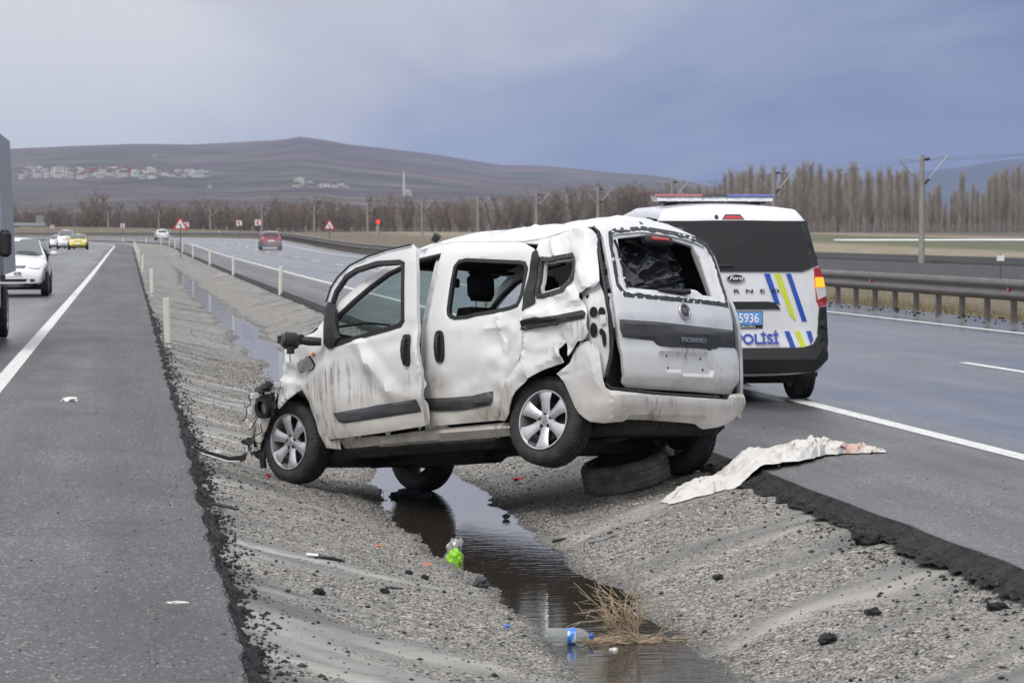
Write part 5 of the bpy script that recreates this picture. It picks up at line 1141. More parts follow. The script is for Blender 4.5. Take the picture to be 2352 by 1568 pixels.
# delineator posts
DM_ = MB(); rows = []
for z, k in ((-.15, 1), (.70, 1), (.735, .92), (.75, .7)):
    rows.append([(.052*k*math.cos(t)*(1 if abs(math.cos(t)) < .9 else 1), .028*math.sin(t)*k, z) for t in [2*math.pi*q/12 for q in range(12)]])
DM_.grid(rows, True); DM_.add([rows[-1][k] for k in range(12)], [tuple(range(12))]); DME = DM_.mesh(M_POSTW, True)
BAND = MB().grid([[(.054*math.cos(t), .030*math.sin(t), z) for t in [2*math.pi*q/12 for q in range(12)]] for z in (.06, .085)], True).mesh(M_GREYTR)
ordn = ['nearest', 'second', 'third', 'fourth', 'fifth', 'sixth', 'seventh', 'eighth', 'ninth', 'tenth', 'eleventh', 'twelfth']
for k, (s_, y) in enumerate(((.58, 43.3), (.64, 79), (.62, 126), (.62, 162), (.62, 200), (.62, 240), (.62, 280))):
    o = tagit(link('delineator_post', DME, None, road(s_, y, -.14)), f'{ordn[k]} white delineator post on the left edge of the ditch' if k else 'tall white delineator post nearest the camera on the left edge of the ditch', 'marker post', 'delineator posts along the left edge of the ditch'); o.rotation_euler = (R(rng.uniform(-1.5, 1.5)), R(rng.uniform(-2, 2)), R(rng.uniform(-8, 8)))
    link('reflector_band', BAND, o)
for k, (s_, y) in enumerate(((4.1, 79.4), (4.1, 115), (4.1, 148), (4.1, 186), (4.1, 222), (4.1, 258), (4.1, 292), (4.1, 325), (4.1, 360), (4.1, 400))):
    o = tagit(link('delineator_post', DME, None, road(s_, y, -.09)), f'{ordn[k]} white delineator post on the right edge of the ditch' if k else 'white delineator post nearest the wreck on the right edge of the ditch', 'marker post', 'delineator posts along the right edge of the ditch'); o.rotation_euler = (R(rng.uniform(-1.5, 1.5)), R(rng.uniform(-2, 2)), R(rng.uniform(-8, 8)))
for k, (s_, y) in enumerate(((16.6, 395), (16.6, 450), (16.6, 520))):
    tagit(link('delineator_post', DME, None, road(s_, y, .3)), ['white marker post at the start of the far bend behind the barrier', 'white marker post halfway round the far bend behind the barrier', 'white marker post at the far left of the bend behind the barrier'][k], 'marker post', 'marker posts round the bend')
# signs
M_SRED = mat('sign_red', (.55, .03, .03), .4); M_SWH = mat('sign_white', (.72, .72, .72), .4); M_SPOST = mat('sign_post', (.12, .12, .12), .5, .5)
def signpost(name, label, s_, y, zc, kind, grp):
    p = road(s_, y, -.1); e = empty(name, p, 0, label, 'road sign', grp); h = zc
    MB().tube([(0, .03, -.3), (0, .03, h+.2)], .035, 8).build('post', M_SPOST, e)
    if kind == 'tri':
        def tri(r): return [(r*math.cos(t), h+r*math.sin(t)) for t in (math.pi/2, math.pi*7/6, math.pi*11/6)]
        def rt(r, c): 
            T3 = tri(r); out = []
            for i_ in range(3):
                a, b, c_ = Vector(T3[i_-1]), Vector(T3[i_]), Vector(T3[(i_+1) % 3]); out += [tuple(b+(a-b).normalized()*c), tuple(b+(b-b)+((a-b).normalized()+(c_-b).normalized())*c*.30), tuple(b+(c_-b).normalized()*c)]
            return out
        pl_ = MB().prism(rt(.60, .10), lambda q: (q[0], 0, q[1]), lambda q: (q[0], .012, q[1])).build('sign_plate', M_SRED, e)
        MB().prism(rt(.42, .06), lambda q: (q[0], -.004, q[1]), lambda q: (q[0], -.001, q[1])).build('sign_face', M_SWH, pl_)
        cv = [(.06, -.17), (.06, -.02), (.03, .05), (-.04, .09)]
        mb = MB(); L = []; Rr = []
        mb.prism([(.03, -.17), (.09, -.17), (.085, 0), (.05, .08), (-.02, .125), (-.035, .155), (-.12, .085), (-.04, .03), (-.03, .06), (.01, .03), (.028, -.02)], lambda q: (q[0], -.008, h-.06+q[1]), lambda q: (q[0], -.005, h-.06+q[1])); mb.build('bend_arrow', M_BLACKL, pl_)
    else:
        pl_ = MB().box((-.36, 0, h-.36), (.36, .012, h+.36)).build('sign_plate', M_SWH, e)
        MB().prism([(-.24, 0), (.04, .30), (.25, .30), (-.03, 0), (.25, -.30), (.04, -.30)], lambda q: (q[0], -.006, h+q[1]), lambda q: (q[0], -.002, h+q[1])).build('chevron', M_SRED, pl_)
    return e
signpost('warning_sign', 'red and white triangular bend warning sign standing in the ditch median', 3.55, 200, 2.05, 'tri', 'bend warning signs')
signpost('warning_sign', 'red and white triangular bend warning sign beyond the right barrier', 17.0, 248, 1.75, 'tri', 'bend warning signs')
for k, (s_, y, zc, lb_) in enumerate(((18, 362, 1.95, 'white chevron board with red arrow, rightmost of the pair above the red car'), (18, 384, 1.95, 'white chevron board with red arrow, left of the pair above the red car'), (18, 442, 1.9, 'white chevron board with red arrow behind the triangular median sign'), (18, 507, 1.9, 'white chevron board with red arrow above the end of the left road'), (18, 575, 1.8, 'farthest white chevron board with red arrow above the oncoming cars'))):
    signpost('chevron_sign', lb_, s_, y, zc, 'chev', 'chevron boards round the bend').rotation_euler = (0, 0, max(0, (y-RY0)/RRAD))
# railway masts
M_CONC = mat('mast_concrete', (.30, .285, .255), .85, var=(3, (.22, .21, .19), (1, 1, .2), .4, .7)); M_ARM = mat('mast_arm', (.33, .33, .34), .5, .4); M_INS = mat('insulator', (.03, .028, .026), .4)
POLE = MB().tube([(0, 0, -.4), (0, 0, 7.3)], [.20, .13], 10).mesh(M_CONC, True)
def arm_mesh(sg, L, rise):
    return MB().tube([(sg*.13, 0, 7.0), (sg*L, 0, 7.0+rise)], .028, 6).tube([(sg*.15, 0, 5.6), (sg*L, 0, 6.95+rise)], .04, 6).mesh(M_ARM)
ARM_L = arm_mesh(-1, 1.35, .05); ARM_R = arm_mesh(1, 1.55, .32)
INS = MB().tube([(.15, 0, 7.02), (.45, 0, 7.08)], .085, 8).mesh(M_INS); INS2 = MB().tube([(.16, 0, 5.62), (.42, 0, 5.90)], .085, 8).mesh(M_INS)
mast_lab = ['concrete railway mast nearest the camera at the right', 'second concrete railway mast right of the police light bar', 'railway mast showing just above the police light bar', 'railway mast above the wreck roof, fourth from the right']
for k in range(14):
    y = 166+39.5*k
    if k == 13: continue
    p = road(46, y, -1.2); p = (p[0], p[1], p[2]-lift(46, y))
    e = empty('railway_mast', p, max(0, (y-RY0)/RRAD), mast_lab[k] if k < 4 else f'distant concrete railway mast, {ordn[k] if k < 12 else "thirteenth"} from the right along the line', 'railway mast', 'railway masts along the line')
    link('pole', POLE, e); link('cantilever_arm', ARM_L, e); a_ = link('cantilever_arm', ARM_R, e); link('insulator', INS, a_); link('insulator', INS2, a_)
for k, (ds, z) in enumerate(((1.5, 6.05), (-1.3, 5.8))):
    pts = []; y = 90.
    while y < 680:
        sag = 0; q = road(46+ds, y, 0); u_ = ((y-166) % 39.5)/39.5; pts.append((q[0], q[1], z-.35*4*u_*(1-u_))); y += 39.5/4
    tagit(MB().tube(pts, .008, 4).build('overhead_wire', M_INS), ['overhead wire strung on the right arms of the masts', 'overhead wire strung on the left arms of the masts'][k], 'wire', 'overhead railway wires')
p = road(42, 415, -1.2); e = empty('railway_signal', (p[0], p[1], p[2]-lift(42, 415)), 0, 'railway signal on a grey post showing a red light', 'signal')
MB().tube([(0, 0, 0), (0, 0, 4.5)], .22, 8).build('post', M_ARM, e); MB().box((-.32, -.2, 3.9), (.32, .2, 4.7), .05).build('signal_head', M_INS, e)
MB().lathe([(0, -.23), (.24, -.23), (.27, -.2)], 16, 'y', (0, 0, 4.3)).build('red_lamp', mat('signal_lit', (.8, .03, .02), .3, emit=((1, .03, .02), 2.2)), e)
e = empty('trackside_board', (36.7, 120, -1.25), 0, 'small white board on a thin post beside the railway at the right edge', 'sign')
MB().tube([(0, .03, -.2), (0, .03, 1.9)], .04, 6).build('post', M_SPOST, e); MB().box((-.16, -.01, 1.62), (.16, .01, 1.86)).build('board', M_SWH, e)
# ---- bare winter trees
M_BARK = mat('grey_bark', (.17, .15, .13), .95); M_TWIG = [mat('poplar_twigs', (.30, .26, .22), .95, var=(.25, (.40, .345, .285), (1, 1, 1), .4, .6)), mat('brush_twigs', (.165, .125, .10), .95, var=(.25, (.24, .19, .15), (1, 1, 1), .4, .6))]
def blade(vs, fs, p, d, L, w):
    d = d.normalized(); a = d.cross(Vector((rng.normal(), rng.normal(), rng.normal()))).normalized()*w; n_ = len(vs)
    vs += [tuple(p-a), tuple(p+a), tuple(p+d*L)]; fs.append((n_, n_+1, n_+2))
def bare_tree(kind, seed):
    g = np.random.default_rng(seed); vs = []; fs = []; trunk = MB()
    H = 1.0                                          # unit height, scaled per copy
    if kind == 'poplar':
        trunk.tube([(0, 0, -.03), (.004, 0, .3), (g.uniform(-.01, .01), g.uniform(-.01, .01), .8)], [.012, .009, .003], 5)
        for _ in range(230):
            z0 = g.uniform(.10, .86); az = g.uniform(0, 6.28); L = (.17+.12*g.random())*(1.12-z0*.85); d = Vector((math.cos(az)*.36, math.sin(az)*.36, 1))
            p0 = Vector((0, 0, z0)); blade(vs, fs, p0, d, L*1.25, .0024)
            for _k in range(5):
                f_ = g.uniform(.2, 1); p1 = p0+d.normalized()*L*f_; a2 = g.uniform(0, 6.28); blade(vs, fs, p1, d.normalized()+Vector((math.cos(a2)*.4, math.sin(a2)*.4, .2)), L*.62, .0017)
    else:
        nb_ = 5
        for b_ in range(nb_):
            az = 6.28*b_/nb_+g.uniform(-.5, .5); sp_ = g.uniform(.10, .34); tip = Vector((math.cos(az)*sp_, math.sin(az)*sp_, g.uniform(.72, 1.0))); trunk.tube([(0, 0, -.03), tuple(tip*.4+Vector((0, 0, .05))), tuple(tip*.85)], [.016, .009, .003], 4)
            for _ in range(46):
                f_ = g.uniform(.15, 1); p0 = tip*f_; a2 = g.uniform(0, 6.28); d = Vector((math.cos(a2)*.75, math.sin(a2)*.75, g.uniform(.5, 1.2))); L = g.uniform(.10, .22); blade(vs, fs, p0, d, L, .0042)
                for _k in range(6):
                    p1 = p0+d.normalized()*L*g.uniform(.2, .95); a3 = g.uniform(0, 6.28); blade(vs, fs, p1, d.normalized()+Vector((math.cos(a3)*.8, math.sin(a3)*.8, .3)), L*.5, .003)
    return trunk.mesh(M_BARK), fast(vs, fs, M_TWIG[0 if kind == 'poplar' else 1])
POP = [bare_tree('poplar', 100+k) for k in range(5)]; BRU = [bare_tree('brush', 200+k) for k in range(6)]
def gz(x, y): return 1.2 if y > 650 else -1.2+3.0*sstep(150, 720, math.hypot(x, y))
def plant_tree(kind, u, D, h, k, label, grp):
    x = uX(u, D); tr_, cr_ = (POP if kind == 'poplar' else BRU)[k % (5 if kind == 'poplar' else 6)]
    e = empty('poplar_tree' if kind == 'poplar' else 'bare_tree', (x, D, gz(x, D)), rng.uniform(0, 6.28), label, 'tree', grp)
    w = h*rng.uniform(.85, 1.15)*(1.0 if kind == 'poplar' else 1.15); e.scale = (w, w, h); link('trunk', tr_, e); link('crown', cr_, e)
PT_TOP = [(1640, 445), (1690, 405), (1760, 396), (1900, 398), (2000, 402), (2090, 395), (2110, 420), (2160, 442), (2200, 415), (2260, 425), (2300, 410), (2360, 400), (2500, 410), (2700, 420)]
BT_TOP = [(-300, 500), (30, 488), (160, 482), (300, 478), (500, 474), (700, 470), (800, 468), (900, 462), (1000, 460), (1100, 466), (1200, 455), (1320, 440), (1420, 436), (1520, 440), (1600, 432), (1700, 440)]
u = 1630.; k = 0
while u < 2720:
    for D in (640+rng.uniform(-20, 30), 760+rng.uniform(-40, 40)):
        h = (534-lerp(PT_TOP, u)+rng.uniform(-34, 12))/6700*D*(1 if rng.random() > .25 else .55)+2.5
        plant_tree('poplar', u+rng.uniform(-5, 5), D, max(6, h), k, 'tall bare grey poplar in the row beyond the field at the right', 'bare poplars beyond the field'); k += 1
    u += 12
u = -250.
while u < 1680:
    for D in (700+rng.uniform(-40, 40),):
        h = (534-lerp(BT_TOP, u)+rng.uniform(-18, 8))/6700*D+1.2
        plant_tree('brush' if rng.random() < .72 or u < 900 else 'poplar', u+rng.uniform(-5, 5), D, max(3.5, h), k, 'bare brown tree in the wood behind the railway', 'bare trees in the wood behind the railway'); k += 1
    u += 9.5
plant_tree('brush', 222, 660, 10.2, 3, 'single taller bare tree standing above the wood at the left', None); 
# the undergrowth of the wood, one mass
vs = []; fs = []
for _ in range(42000):
    u = rng.uniform(-300, 2700); D = rng.uniform(670, 860); x = uX(u, D); h = (534-(lerp(BT_TOP, u) if u < 1660 else 495))/6700*D*.62+1
    z0 = gz(x, D)+h*rng.random()**1.5; blade(vs, fs, Vector((x, D, z0)), Vector((rng.normal()*.35, rng.normal()*.35, 1)), rng.uniform(.8, 2.0), .035)
tagit(link('undergrowth', fast(vs, fs, M_TWIG[1])), 'brown undergrowth of the distant wood', None, None, 'stuff')
# dry grass on the verge beyond the barrier
M_GRASS = mat('dry_grass', (.26, .20, .12), .95, var=(.7, (.15, .15, .06), (1, 1, 1), .4, .65)); vs = []; fs = []
for _ in range(26000):
    y = 30+90*rng.random()**1.2; s_ = 16.2+rng.random()**1.3*14; z = ground_z(s_, y); h = .10+.22*rng.random()*(1.2+fbm(s_*.3, y*.12, 3))
    blade(vs, fs, Vector((s_, y, z-.02)), Vector((rng.normal()*.45, rng.normal()*.45, 1)), h, .006+.004*rng.random())
tagit(link('dry_grass', fast(vs, fs, M_GRASS)), 'dry yellow grass behind the barrier', None, None, 'stuff')
# ---- village on the hillside
M_HW = [mat('house_white', (.52, .51, .48), .8), mat('house_cream', (.42, .38, .32), .8), mat('house_pink', (.36, .26, .25), .8)]; M_HR = [mat('roof_red', (.24, .085, .07), .8), mat('roof_brown', (.16, .11, .09), .8), mat('roof_pale', (.5, .48, .45), .8)]
def on_hill(u, v):
    for D in range(1400, 6150, 25):
        if 534-(hill_z(u, D)-1.57)/D*6700 <= v: return D
    return None
def house(u, v, w, h, roof, col, label, grp, gable=True, cat='house'):
    D = on_hill(u, v)
    if not D: return
    w *= .62; h *= .58
    e = empty('hillside_house', (uX(u, D), D, hill_z(u, D)), rng.uniform(-.4, .4), label, cat, grp); d = w*.8
    MB().box((-w/2, -d/2, -8), (w/2, d/2, h)).build('wall', M_HW[col], e)
    rh = w*.22 if gable else .8
    r_ = MB().prism([(-w/2-.6, h+.02), (w/2+.6, h+.02), (w*.12, h+rh), (-w*.12, h+rh)], lambda q: (q[0], -d/2-.5, q[1]), lambda q: (q[0], d/2+.5, q[1])).build('roof', M_HR[roof], e)
    wn = MB()
    k_ = max(2, int(w/5)); mwin = MB().box((-.6, -.06, -.7), (.6, 0, .7)).mesh(M_GLASSD)
    for i_ in range(k_):
        for z_ in np.arange(2.0, h-1, 3.2): link('window', mwin, e, (-w/2+w*(i_+.5)/k_, -d/2, z_))
def cluster(n_, u0, u1, v0, v1, wr, hr, label, grp, rp, sd):
    g = np.random.default_rng(sd)
    for i_ in range(n_):
        house(u0+(u1-u0)*(i_+g.random())/n_, g.uniform(v0, v1), g.uniform(*wr), g.uniform(*hr), rp[int(g.integers(len(rp)))], int(g.choice([0, 0, 1, 2])), label, grp)
cluster(34, 48, 168, 396, 412, (8, 15), (6, 11), 'small pale house among the houses at the left end of the hillside village', 'houses at the left end of the village', (1, 2, 2), 1)
for k, (u, w, h) in enumerate(((128, 13, 20), (143, 15, 22), (152, 12, 18))): house(u, 408, w, h, 2, 0, ['left tall pale block of three standing in the village', 'tallest pale block standing in the middle of three in the village', 'right tall pale block of three standing in the village'][k], 'apartment blocks in the village', False, 'apartment block')
cluster(44, 172, 355, 396, 412, (10, 18), (6, 10), 'pale house with red roof in the middle of the hillside village', 'houses in the middle of the village', (0, 0, 1, 2), 2)
cluster(13, 380, 482, 402, 409, (9, 15), (5, 8), 'pale house in the loose row at the right end of the village', 'houses at the right end of the village', (1, 2), 3)
cluster(9, 670, 800, 424, 436, (8, 16), (5, 8), 'small pale building in the hamlet right of the village', 'hamlet buildings', (1, 2), 4)
house(689, 430, 17, 12, 2, 0, 'largest white building with pitched roof in the hamlet on the hill', None, True, 'building')
house(483, 436, 7, 6, 2, 0, 'lone white hut below the village on the hillside', None, True, 'hut'); house(357, 364, 7, 6, 2, 0, 'lone white hut high on the hillside above the village', None, True, 'hut'); house(936, 448, 12, 10, 2, 0, 'white building beside the minaret behind the wood', None, False, 'building')
D = on_hill(928, 450) or 2000
e = empty('minaret', (uX(928, D), D, hill_z(928, D)), 0, 'thin pale minaret rising behind the distant wood', 'minaret'); MB().tube([(0, 0, -5), (0, 0, 22)], [1.3, 1.1], 8).build('shaft', M_HW[0], e); MB().tube([(0, 0, 22), (0, 0, 26)], [1.3, .1], 8).build('spire', M_HR[2], e)
e = empty('roadside_building', (uX(92, 640), 640, 1.0), 0, 'low orange building with grey roof beside the road at far left', 'building')
MB().box((-2.2, -2, 0), (1.8, 2, 2.2)).build('wall', mat('orange_wall', (.35, .14, .09), .8), e); MB().box((-6.5, -2.3, 1.9), (1.2, 2.3, 2.6), .1).build('roof', mat('tin_roof', (.3, .32, .35), .5), e); MB().box((-.8, -1, 2.6), (.9, 1, 4.2), .1).build('water_tank', M_GREYTR, e)
# ---- the air: thin haze round the camera and everything built
M_HAZE = bpy.data.materials.new('haze'); M_HAZE.use_nodes = True; t = M_HAZE.node_tree; t.nodes.clear()
pv = N(t, 'ShaderNodeVolumePrincipled', i_Density=HAZE_D, i_Anisotropy=.0); pv.inputs['Color'].default_value = (.58, .70, 1, 1)
o_ = N(t, 'ShaderNodeOutputMaterial'); t.links.new(pv.outputs[0], o_.inputs['Volume'])
tagit(MB().box((-6500, -200, -60), (9500, 9700, 320)).build('haze', M_HAZE), 'thin grey blue haze in the distance', None, None, 'stuff')
# ================================================================== LOOSE THINGS ON THE GROUND
def tz(x, y): return 0.0 if (x <= edge_l(y) or x >= edge_r(y)) else median_z(x, y)
# white cloth
lo = [(3.55, 18.98), (3.87, 19.05), (4.05, 19.12), (4.28, 19.26), (4.52, 19.48), (4.70, 19.72), (4.83, 19.98), (5.00, 20.12), (5.16, 20.17), (5.34, 20.20)]
hi = [(3.53, 19.22), (3.76, 19.50), (4.00, 19.85), (4.22, 19.98), (4.50, 20.22), (4.74, 20.48), (4.96, 20.50), (5.10, 20.42), (5.25, 20.40), (5.38, 20.36)]
hgt = [.03, .05, .035, .03, .04, .06, .055, .04, .035, .02]
def tz2(x, y): return median_z(3.95, y)*(1-sstep(3.98, 4.27, x))*1.0+(0 if x > 3.95 else median_z(x, y)-median_z(3.95, y))
def at(P, t): f = t*(len(P)-1); i = min(int(f), len(P)-2); f -= i; return tuple(a+(b-a)*f for a, b in zip(P[i], P[i+1])) if isinstance(P[0], tuple) else P[i]+(P[i+1]-P[i])*f
rows = []
for i in range(120):
    t = i/119; a = at(lo, t); b = at(hi, t); h = at(hgt, t); row = []
    for j in range(46):
        v = j/45; x = a[0]+(b[0]-a[0])*v+.03*fbm(t*16, v*5, 2); y = a[1]+(b[1]-a[1])*v+.07*fbm(t*18, round(v)*5, 8)
        e = min(1, v*9, (1-v)*9, t*25, (1-t)*25)
        f = .5+.5*ridge(v*1.1+t*1.3, t*3.0-v*.5, 2.6, 3); f2 = ridge(v*2+t*2, t*7, 2.6, 9)
        z = tz2(x, y)+.008+e*h*(.25+.8*f**2+.4*abs(f2))+e*.012*fbm(t*60, v*18, 1)
        row.append((x, y, z))
    rows.append(row)
CF = [((.02, .5), (.35, .75), .035, .10), ((.05, .3), (.42, .2), .03, .08), ((.25, .9), (.55, .5), .04, .09), ((.40, .4), (.66, .8), .045, .08), ((.5, .15), (.7, .45), .035, .07), ((.62, .7), (.8, .3), .05, .08), ((.7, .85), (.95, .5), .035, .10), ((.78, .2), (.97, .55), .03, .09), ((.55, .9), (.62, .1), .04, .05), ((.66, .95), (.70, .05), .05, .04)]
rows = [[(x, y, z+.62*min(1, j*.09, (45-j)*.09, i*.08, (119-i)*.08)*sum(d*max(0, 1-seg_d(i/119, j/45*.35, (p[0], p[1]*.35), (q[0], q[1]*.35))/(w*.35)) for p, q, d, w in CF)) for j, (x, y, z) in enumerate(r)] for i, r in enumerate(rows)]
M_CLOTH = mat('dirty_white_cloth', (.62, .60, .57), .9, var=(4.5, (.34, .28, .23), (1, 1, 1), .56, .78), bump=(60, .3, .01))
t_ = M_CLOTH.node_tree; bs = t_.nodes['Principled BSDF']; src = bs.inputs['Base Color'].links[0].from_socket
tcn = N(t_, 'ShaderNodeTexCoord'); vd = N(t_, 'ShaderNodeVectorMath', operation='DISTANCE'); t_.links.new(tcn.outputs['Object'], vd.inputs[0]); vd.inputs[1].default_value = (5.10, 20.22, .05)
nn = N(t_, 'ShaderNodeTexNoise', i_Scale=14, i_Detail=3); t_.links.new(tcn.outputs['Object'], nn.inputs[0])
mr_ = N(t_, 'ShaderNodeMapRange'); mr_.inputs[1].default_value = .15; mr_.inputs[2].default_value = .03; mr_.inputs[3].default_value = 0; mr_.inputs[4].default_value = 1; t_.links.new(math_(t_, 'ADD', vd.outputs['Value'], math_(t_, 'MULTIPLY_ADD', nn.outputs[0], .3, -.15)), mr_.inputs[0])
t_.links.new(mixc(t_, math_(t_, 'MULTIPLY', mr_.outputs[0], .6), src, (.55, .25, .19)), bs.inputs['Base Color'])
o = MB().grid(rows).build('white_cloth', M_CLOTH, None, True, None, False)
for p in o.data.polygons: p.use_smooth = True
tagit(o, 'long crumpled white cloth with a red stain lying over the right road edge', 'cloth')
# loose spare wheel
sp = empty('spare_wheel', (3.50, 20.40, tz(3.50, 20.40)+.13), 0, 'loose spare tyre lying on the gravel slope below the wreck tail', 'tyre'); sp.rotation_euler = (R(93), R(0), 0)
sp.rotation_euler = Matrix(((1, 0, 0), (0, 1, 0), (0, 0, 1))).to_euler()
n_ = Vector((-.24, -.10, 1)).normalized(); sp.rotation_mode = 'QUATERNION'; sp.rotation_quaternion = Vector((0, 1, 0)).rotation_difference(n_)
link('tyre', tyre_mesh(.315, .20, 50).mesh(mat('lightened_dusty_rubber', (.075, .072, .067), .85, var=(9, (.16, .15, .135), (1, 1, 1), .4, .7), bump=(60, .35, .01)), True), sp); link('rim', MB().lathe([(.203, .082), (.205, .095), (.19, .075), (.16, .0), (.05, -.01), (.0, -.01)], 40, 'y').mesh(M_UNDER, True), sp)  # dusty rubber, lightened further to offset the shade under the van
# plastic bottle
M_PET = mat('cloudy_plastic', (.70, .74, .76), .18, trans=.75, ior=1.15)
bt = empty('plastic_bottle', (2.02, 14.02, WZ+.035), R(-8), 'clear plastic bottle with blue label floating beside the dead weed', 'bottle')
MB().lathe([(0, 0), (.035, .002), (.042, .012), (.042, .07), (.039, .08), (.042, .09), (.042, .15), (.036, .175), (.018, .20), (.014, .205), (.014, .215)], 24, 'x').build('body', M_PET, bt, True)
MB().lathe([(.0435, .098), (.0435, .138)], 24, 'x').build('label', mat('blue_label', (.03, .20, .62), .4, var=(30, (.6, .68, .75), (1, 1, 1), .5, .56)), bt, True)
MB().lathe([(.016, .203), (.017, .206), (.017, .224), (.0, .226)], 16, 'x').build('cap', mat('blue_cap', (.015, .06, .40), .35), bt, True)
# dead weed
M_STRAW = mat('dead_straw', (.46, .37, .26), .85, var=(9, (.30, .22, .14), (1, 1, 1), .4, .7)); wd = MB(); base = Vector((2.46, 14.02, WZ))
g = np.random.default_rng(5)
def twig(p, d, L, r, lev):
    q = p; pts = [tuple(p)]
    for k in range(3):
        d = (d+Vector((g.normal(), g.normal(), g.normal()))*.10+Vector((0, 0, -.03))).normalized(); q = q+d*L/3; pts.append(tuple(q))
        if lev > 0:
            for _ in range(2):
                if g.random() < .9: twig(q, (d+Vector((g.normal(), g.normal(), g.normal()))*.6).normalized(), L*g.uniform(.45, .75), r*.62, lev-1)
    wd.tube(pts, [r, r*.9, r*.75, r*.5], 4, False)
for k in range(7): twig(base+Vector((g.uniform(-.05, .03), g.uniform(-.05, .05), 0)), Vector((g.uniform(-.95, -.05), g.uniform(-.3, .3), g.uniform(.35, .85))).normalized(), g.uniform(.16, .27), .0042, 2)
for k in range(3): twig(base+Vector((g.uniform(-.15, .1), g.uniform(-.05, .05), 0)), Vector((g.uniform(-.2, .5), g.uniform(-.3, .3), g.uniform(.5, 1.0))).normalized(), g.uniform(.12, .20), .003, 2)
wd0 = wd; wd = MB()
for k in range(260):
    p = base+Vector((g.normal()*.12-.06, g.normal()*.05+.02, .004+g.random()*.012)); a = g.uniform(0, 6.28); L = g.uniform(.03, .12); wd.tube([tuple(p), tuple(p+Vector((math.cos(a)*L, math.sin(a)*L*.5, g.uniform(0, .01))))], .0018, 3, False)
tagit(wd0.build('dead_weed', M_STRAW), 'dead straw coloured weed stranded in the ditch water', 'weed')
tagit(wd.build('floating_straw', M_STRAW), 'bits of straw floating round the dead weed', None, None, 'stuff')
# crisp bag
vb, fb_ = blob((1.955, 17.55, WZ+.05), (.055, .035, .085), 6, .7)
cb = empty('litter_bag', (1.955, 17.55, WZ), 0, 'crumpled green and grey litter bag at the water edge', 'litter bag')
MB().add([(x-1.955, y-17.55, z-WZ) for x, y, z in vb], fb_).build('foil', mat('grey_foil', (.35, .34, .34), .3, .3), cb)
vb, fb_ = blob((.0, -.03, .03), (.045, .025, .06), 11, .5); MB().add(vb, fb_).build('green_print', mat('green_print', (.28, .62, .04), .35), cb)
# loose debris
def bar(name, pts, r, m, label, cat, flat=.35):
    pts = [Vector(p) for p in pts]; o = MB().tube([tuple(p) for p in pts], r, 7).build(name, m, None, True); return tagit(o, label, cat)
P = [(1.03, 21.75, -.02), (.93, 22.0, -.10), (.85, 22.15, -.165), (.76, 22.25, -.17), (.66, 22.35, -.145), (.57, 22.42, -.12), (.50, 22.62, -.10), (.53, 23.0, -.09), (.58, 23.3, -.10)]
dst = MB(); 
for i in range(len(P)-1):
    a, b = Vector(P[i]), Vector(P[i+1]); w0 = [.09, .07, .05, .035, .03, .03, .03, .03, .02][i]; w1 = [.09, .07, .05, .035, .03, .03, .03, .03, .02][i+1]
    dst.add([a+Vector((0, 0, w0)), b+Vector((0, 0, w1)), b, a, a+Vector((.01, .03, w0*.9)), b+Vector((.01, .03, w1*.9)), b+Vector((.01, .03, .0)), a+Vector((.01, .03, 0))], [(0, 1, 2, 3), (7, 6, 5, 4), (0, 4, 5, 1), (3, 2, 6, 7), (0, 3, 7, 4), (1, 5, 6, 2)])
o = dst.build('bumper_trim', M_BLK, None, True); tagit(o, 'torn black bumper trim curling on the gravel in front of the wreck wheel', 'car part')
MB().tube([tuple(Vector(p)+Vector((-.012, -.01, -.0))) for p in P[2:7]], .009, 6).build('chrome_edge', sil, o)
def shard(name, c, sx, sy, sz, m, label, cat, rz=0., sd=1):
    v, f = blob((0, 0, 0), (sx, sy, sz), sd, .55); o = MB().add(v, f).build(name, m); o.location = (c[0], c[1], tz(c[0], c[1])+sz*.55+(c[2] if len(c) > 2 else 0)); o.rotation_euler = (0, 0, rz); return tagit(o, label, cat)
M_CHIP = mat('white_chip', (.7, .7, .68), .5); M_ORG = mat('orange_lens', (.75, .16, .03), .3); M_GRN = mat('green_plastic', (.08, .5, .05), .4)
shard('lamp_shard', (.62, 22.95), .10, .03, .012, M_CHIP, 'white lamp shard on the gravel inside the curled bumper trim', 'debris', .3, 2)
shard('red_lens_piece', (3.02, 22.6), .05, .03, .014, M_REDL if False else mat('red_plastic', (.5, .03, .02), .35), 'red lens fragment on the gravel under the wreck', 'debris', .2, 3)
shard('red_fragment', (1.02, 21.6), .018, .02, .018, mat('red_paint', (.3, .02, .02), .4), 'small dark red fragment against the front wheel', 'debris', .2, 4)
shard('green_fragment', (4.02, 20.75), .03, .02, .012, M_GRN, 'small green plastic piece beside the rear tyre', 'debris', 0, 5)
shard('white_fragment', (-.546, 27.5), .075, .08, .022, M_CHIP, 'small white lump lying on the left road shoulder', 'debris', 0, 6)
shard('white_clip', (.20, 12.4), .04, .008, .006, M_CHIP, 'thin white clip lying on the left road near its broken edge', 'debris', 0, 7)
shard('orange_piece', (1.74, 17.1), .035, .008, .006, M_ORG, 'orange sliver near the water on the left gravel', 'debris', -.3, 8)
shard('orange_piece', (1.50, 17.6), .02, .008, .006, M_ORG, 'smaller orange sliver left of the other on the gravel', 'debris', -.2, 9)
shard('blue_cap', (1.86, 14.3), .014, .012, .01, mat('blue_plastic', (.05, .15, .6), .4), 'tiny blue bottle cap on the gravel left of the bottle', 'debris', 0, 9)
shard('stone', (1.945, 16.1), .045, .05, .035, mat('grey_stone', (.05, .055, .055), .8, bump=(30, .8, .02)), 'dark grey stone at the water edge', 'stone', 0, 12)
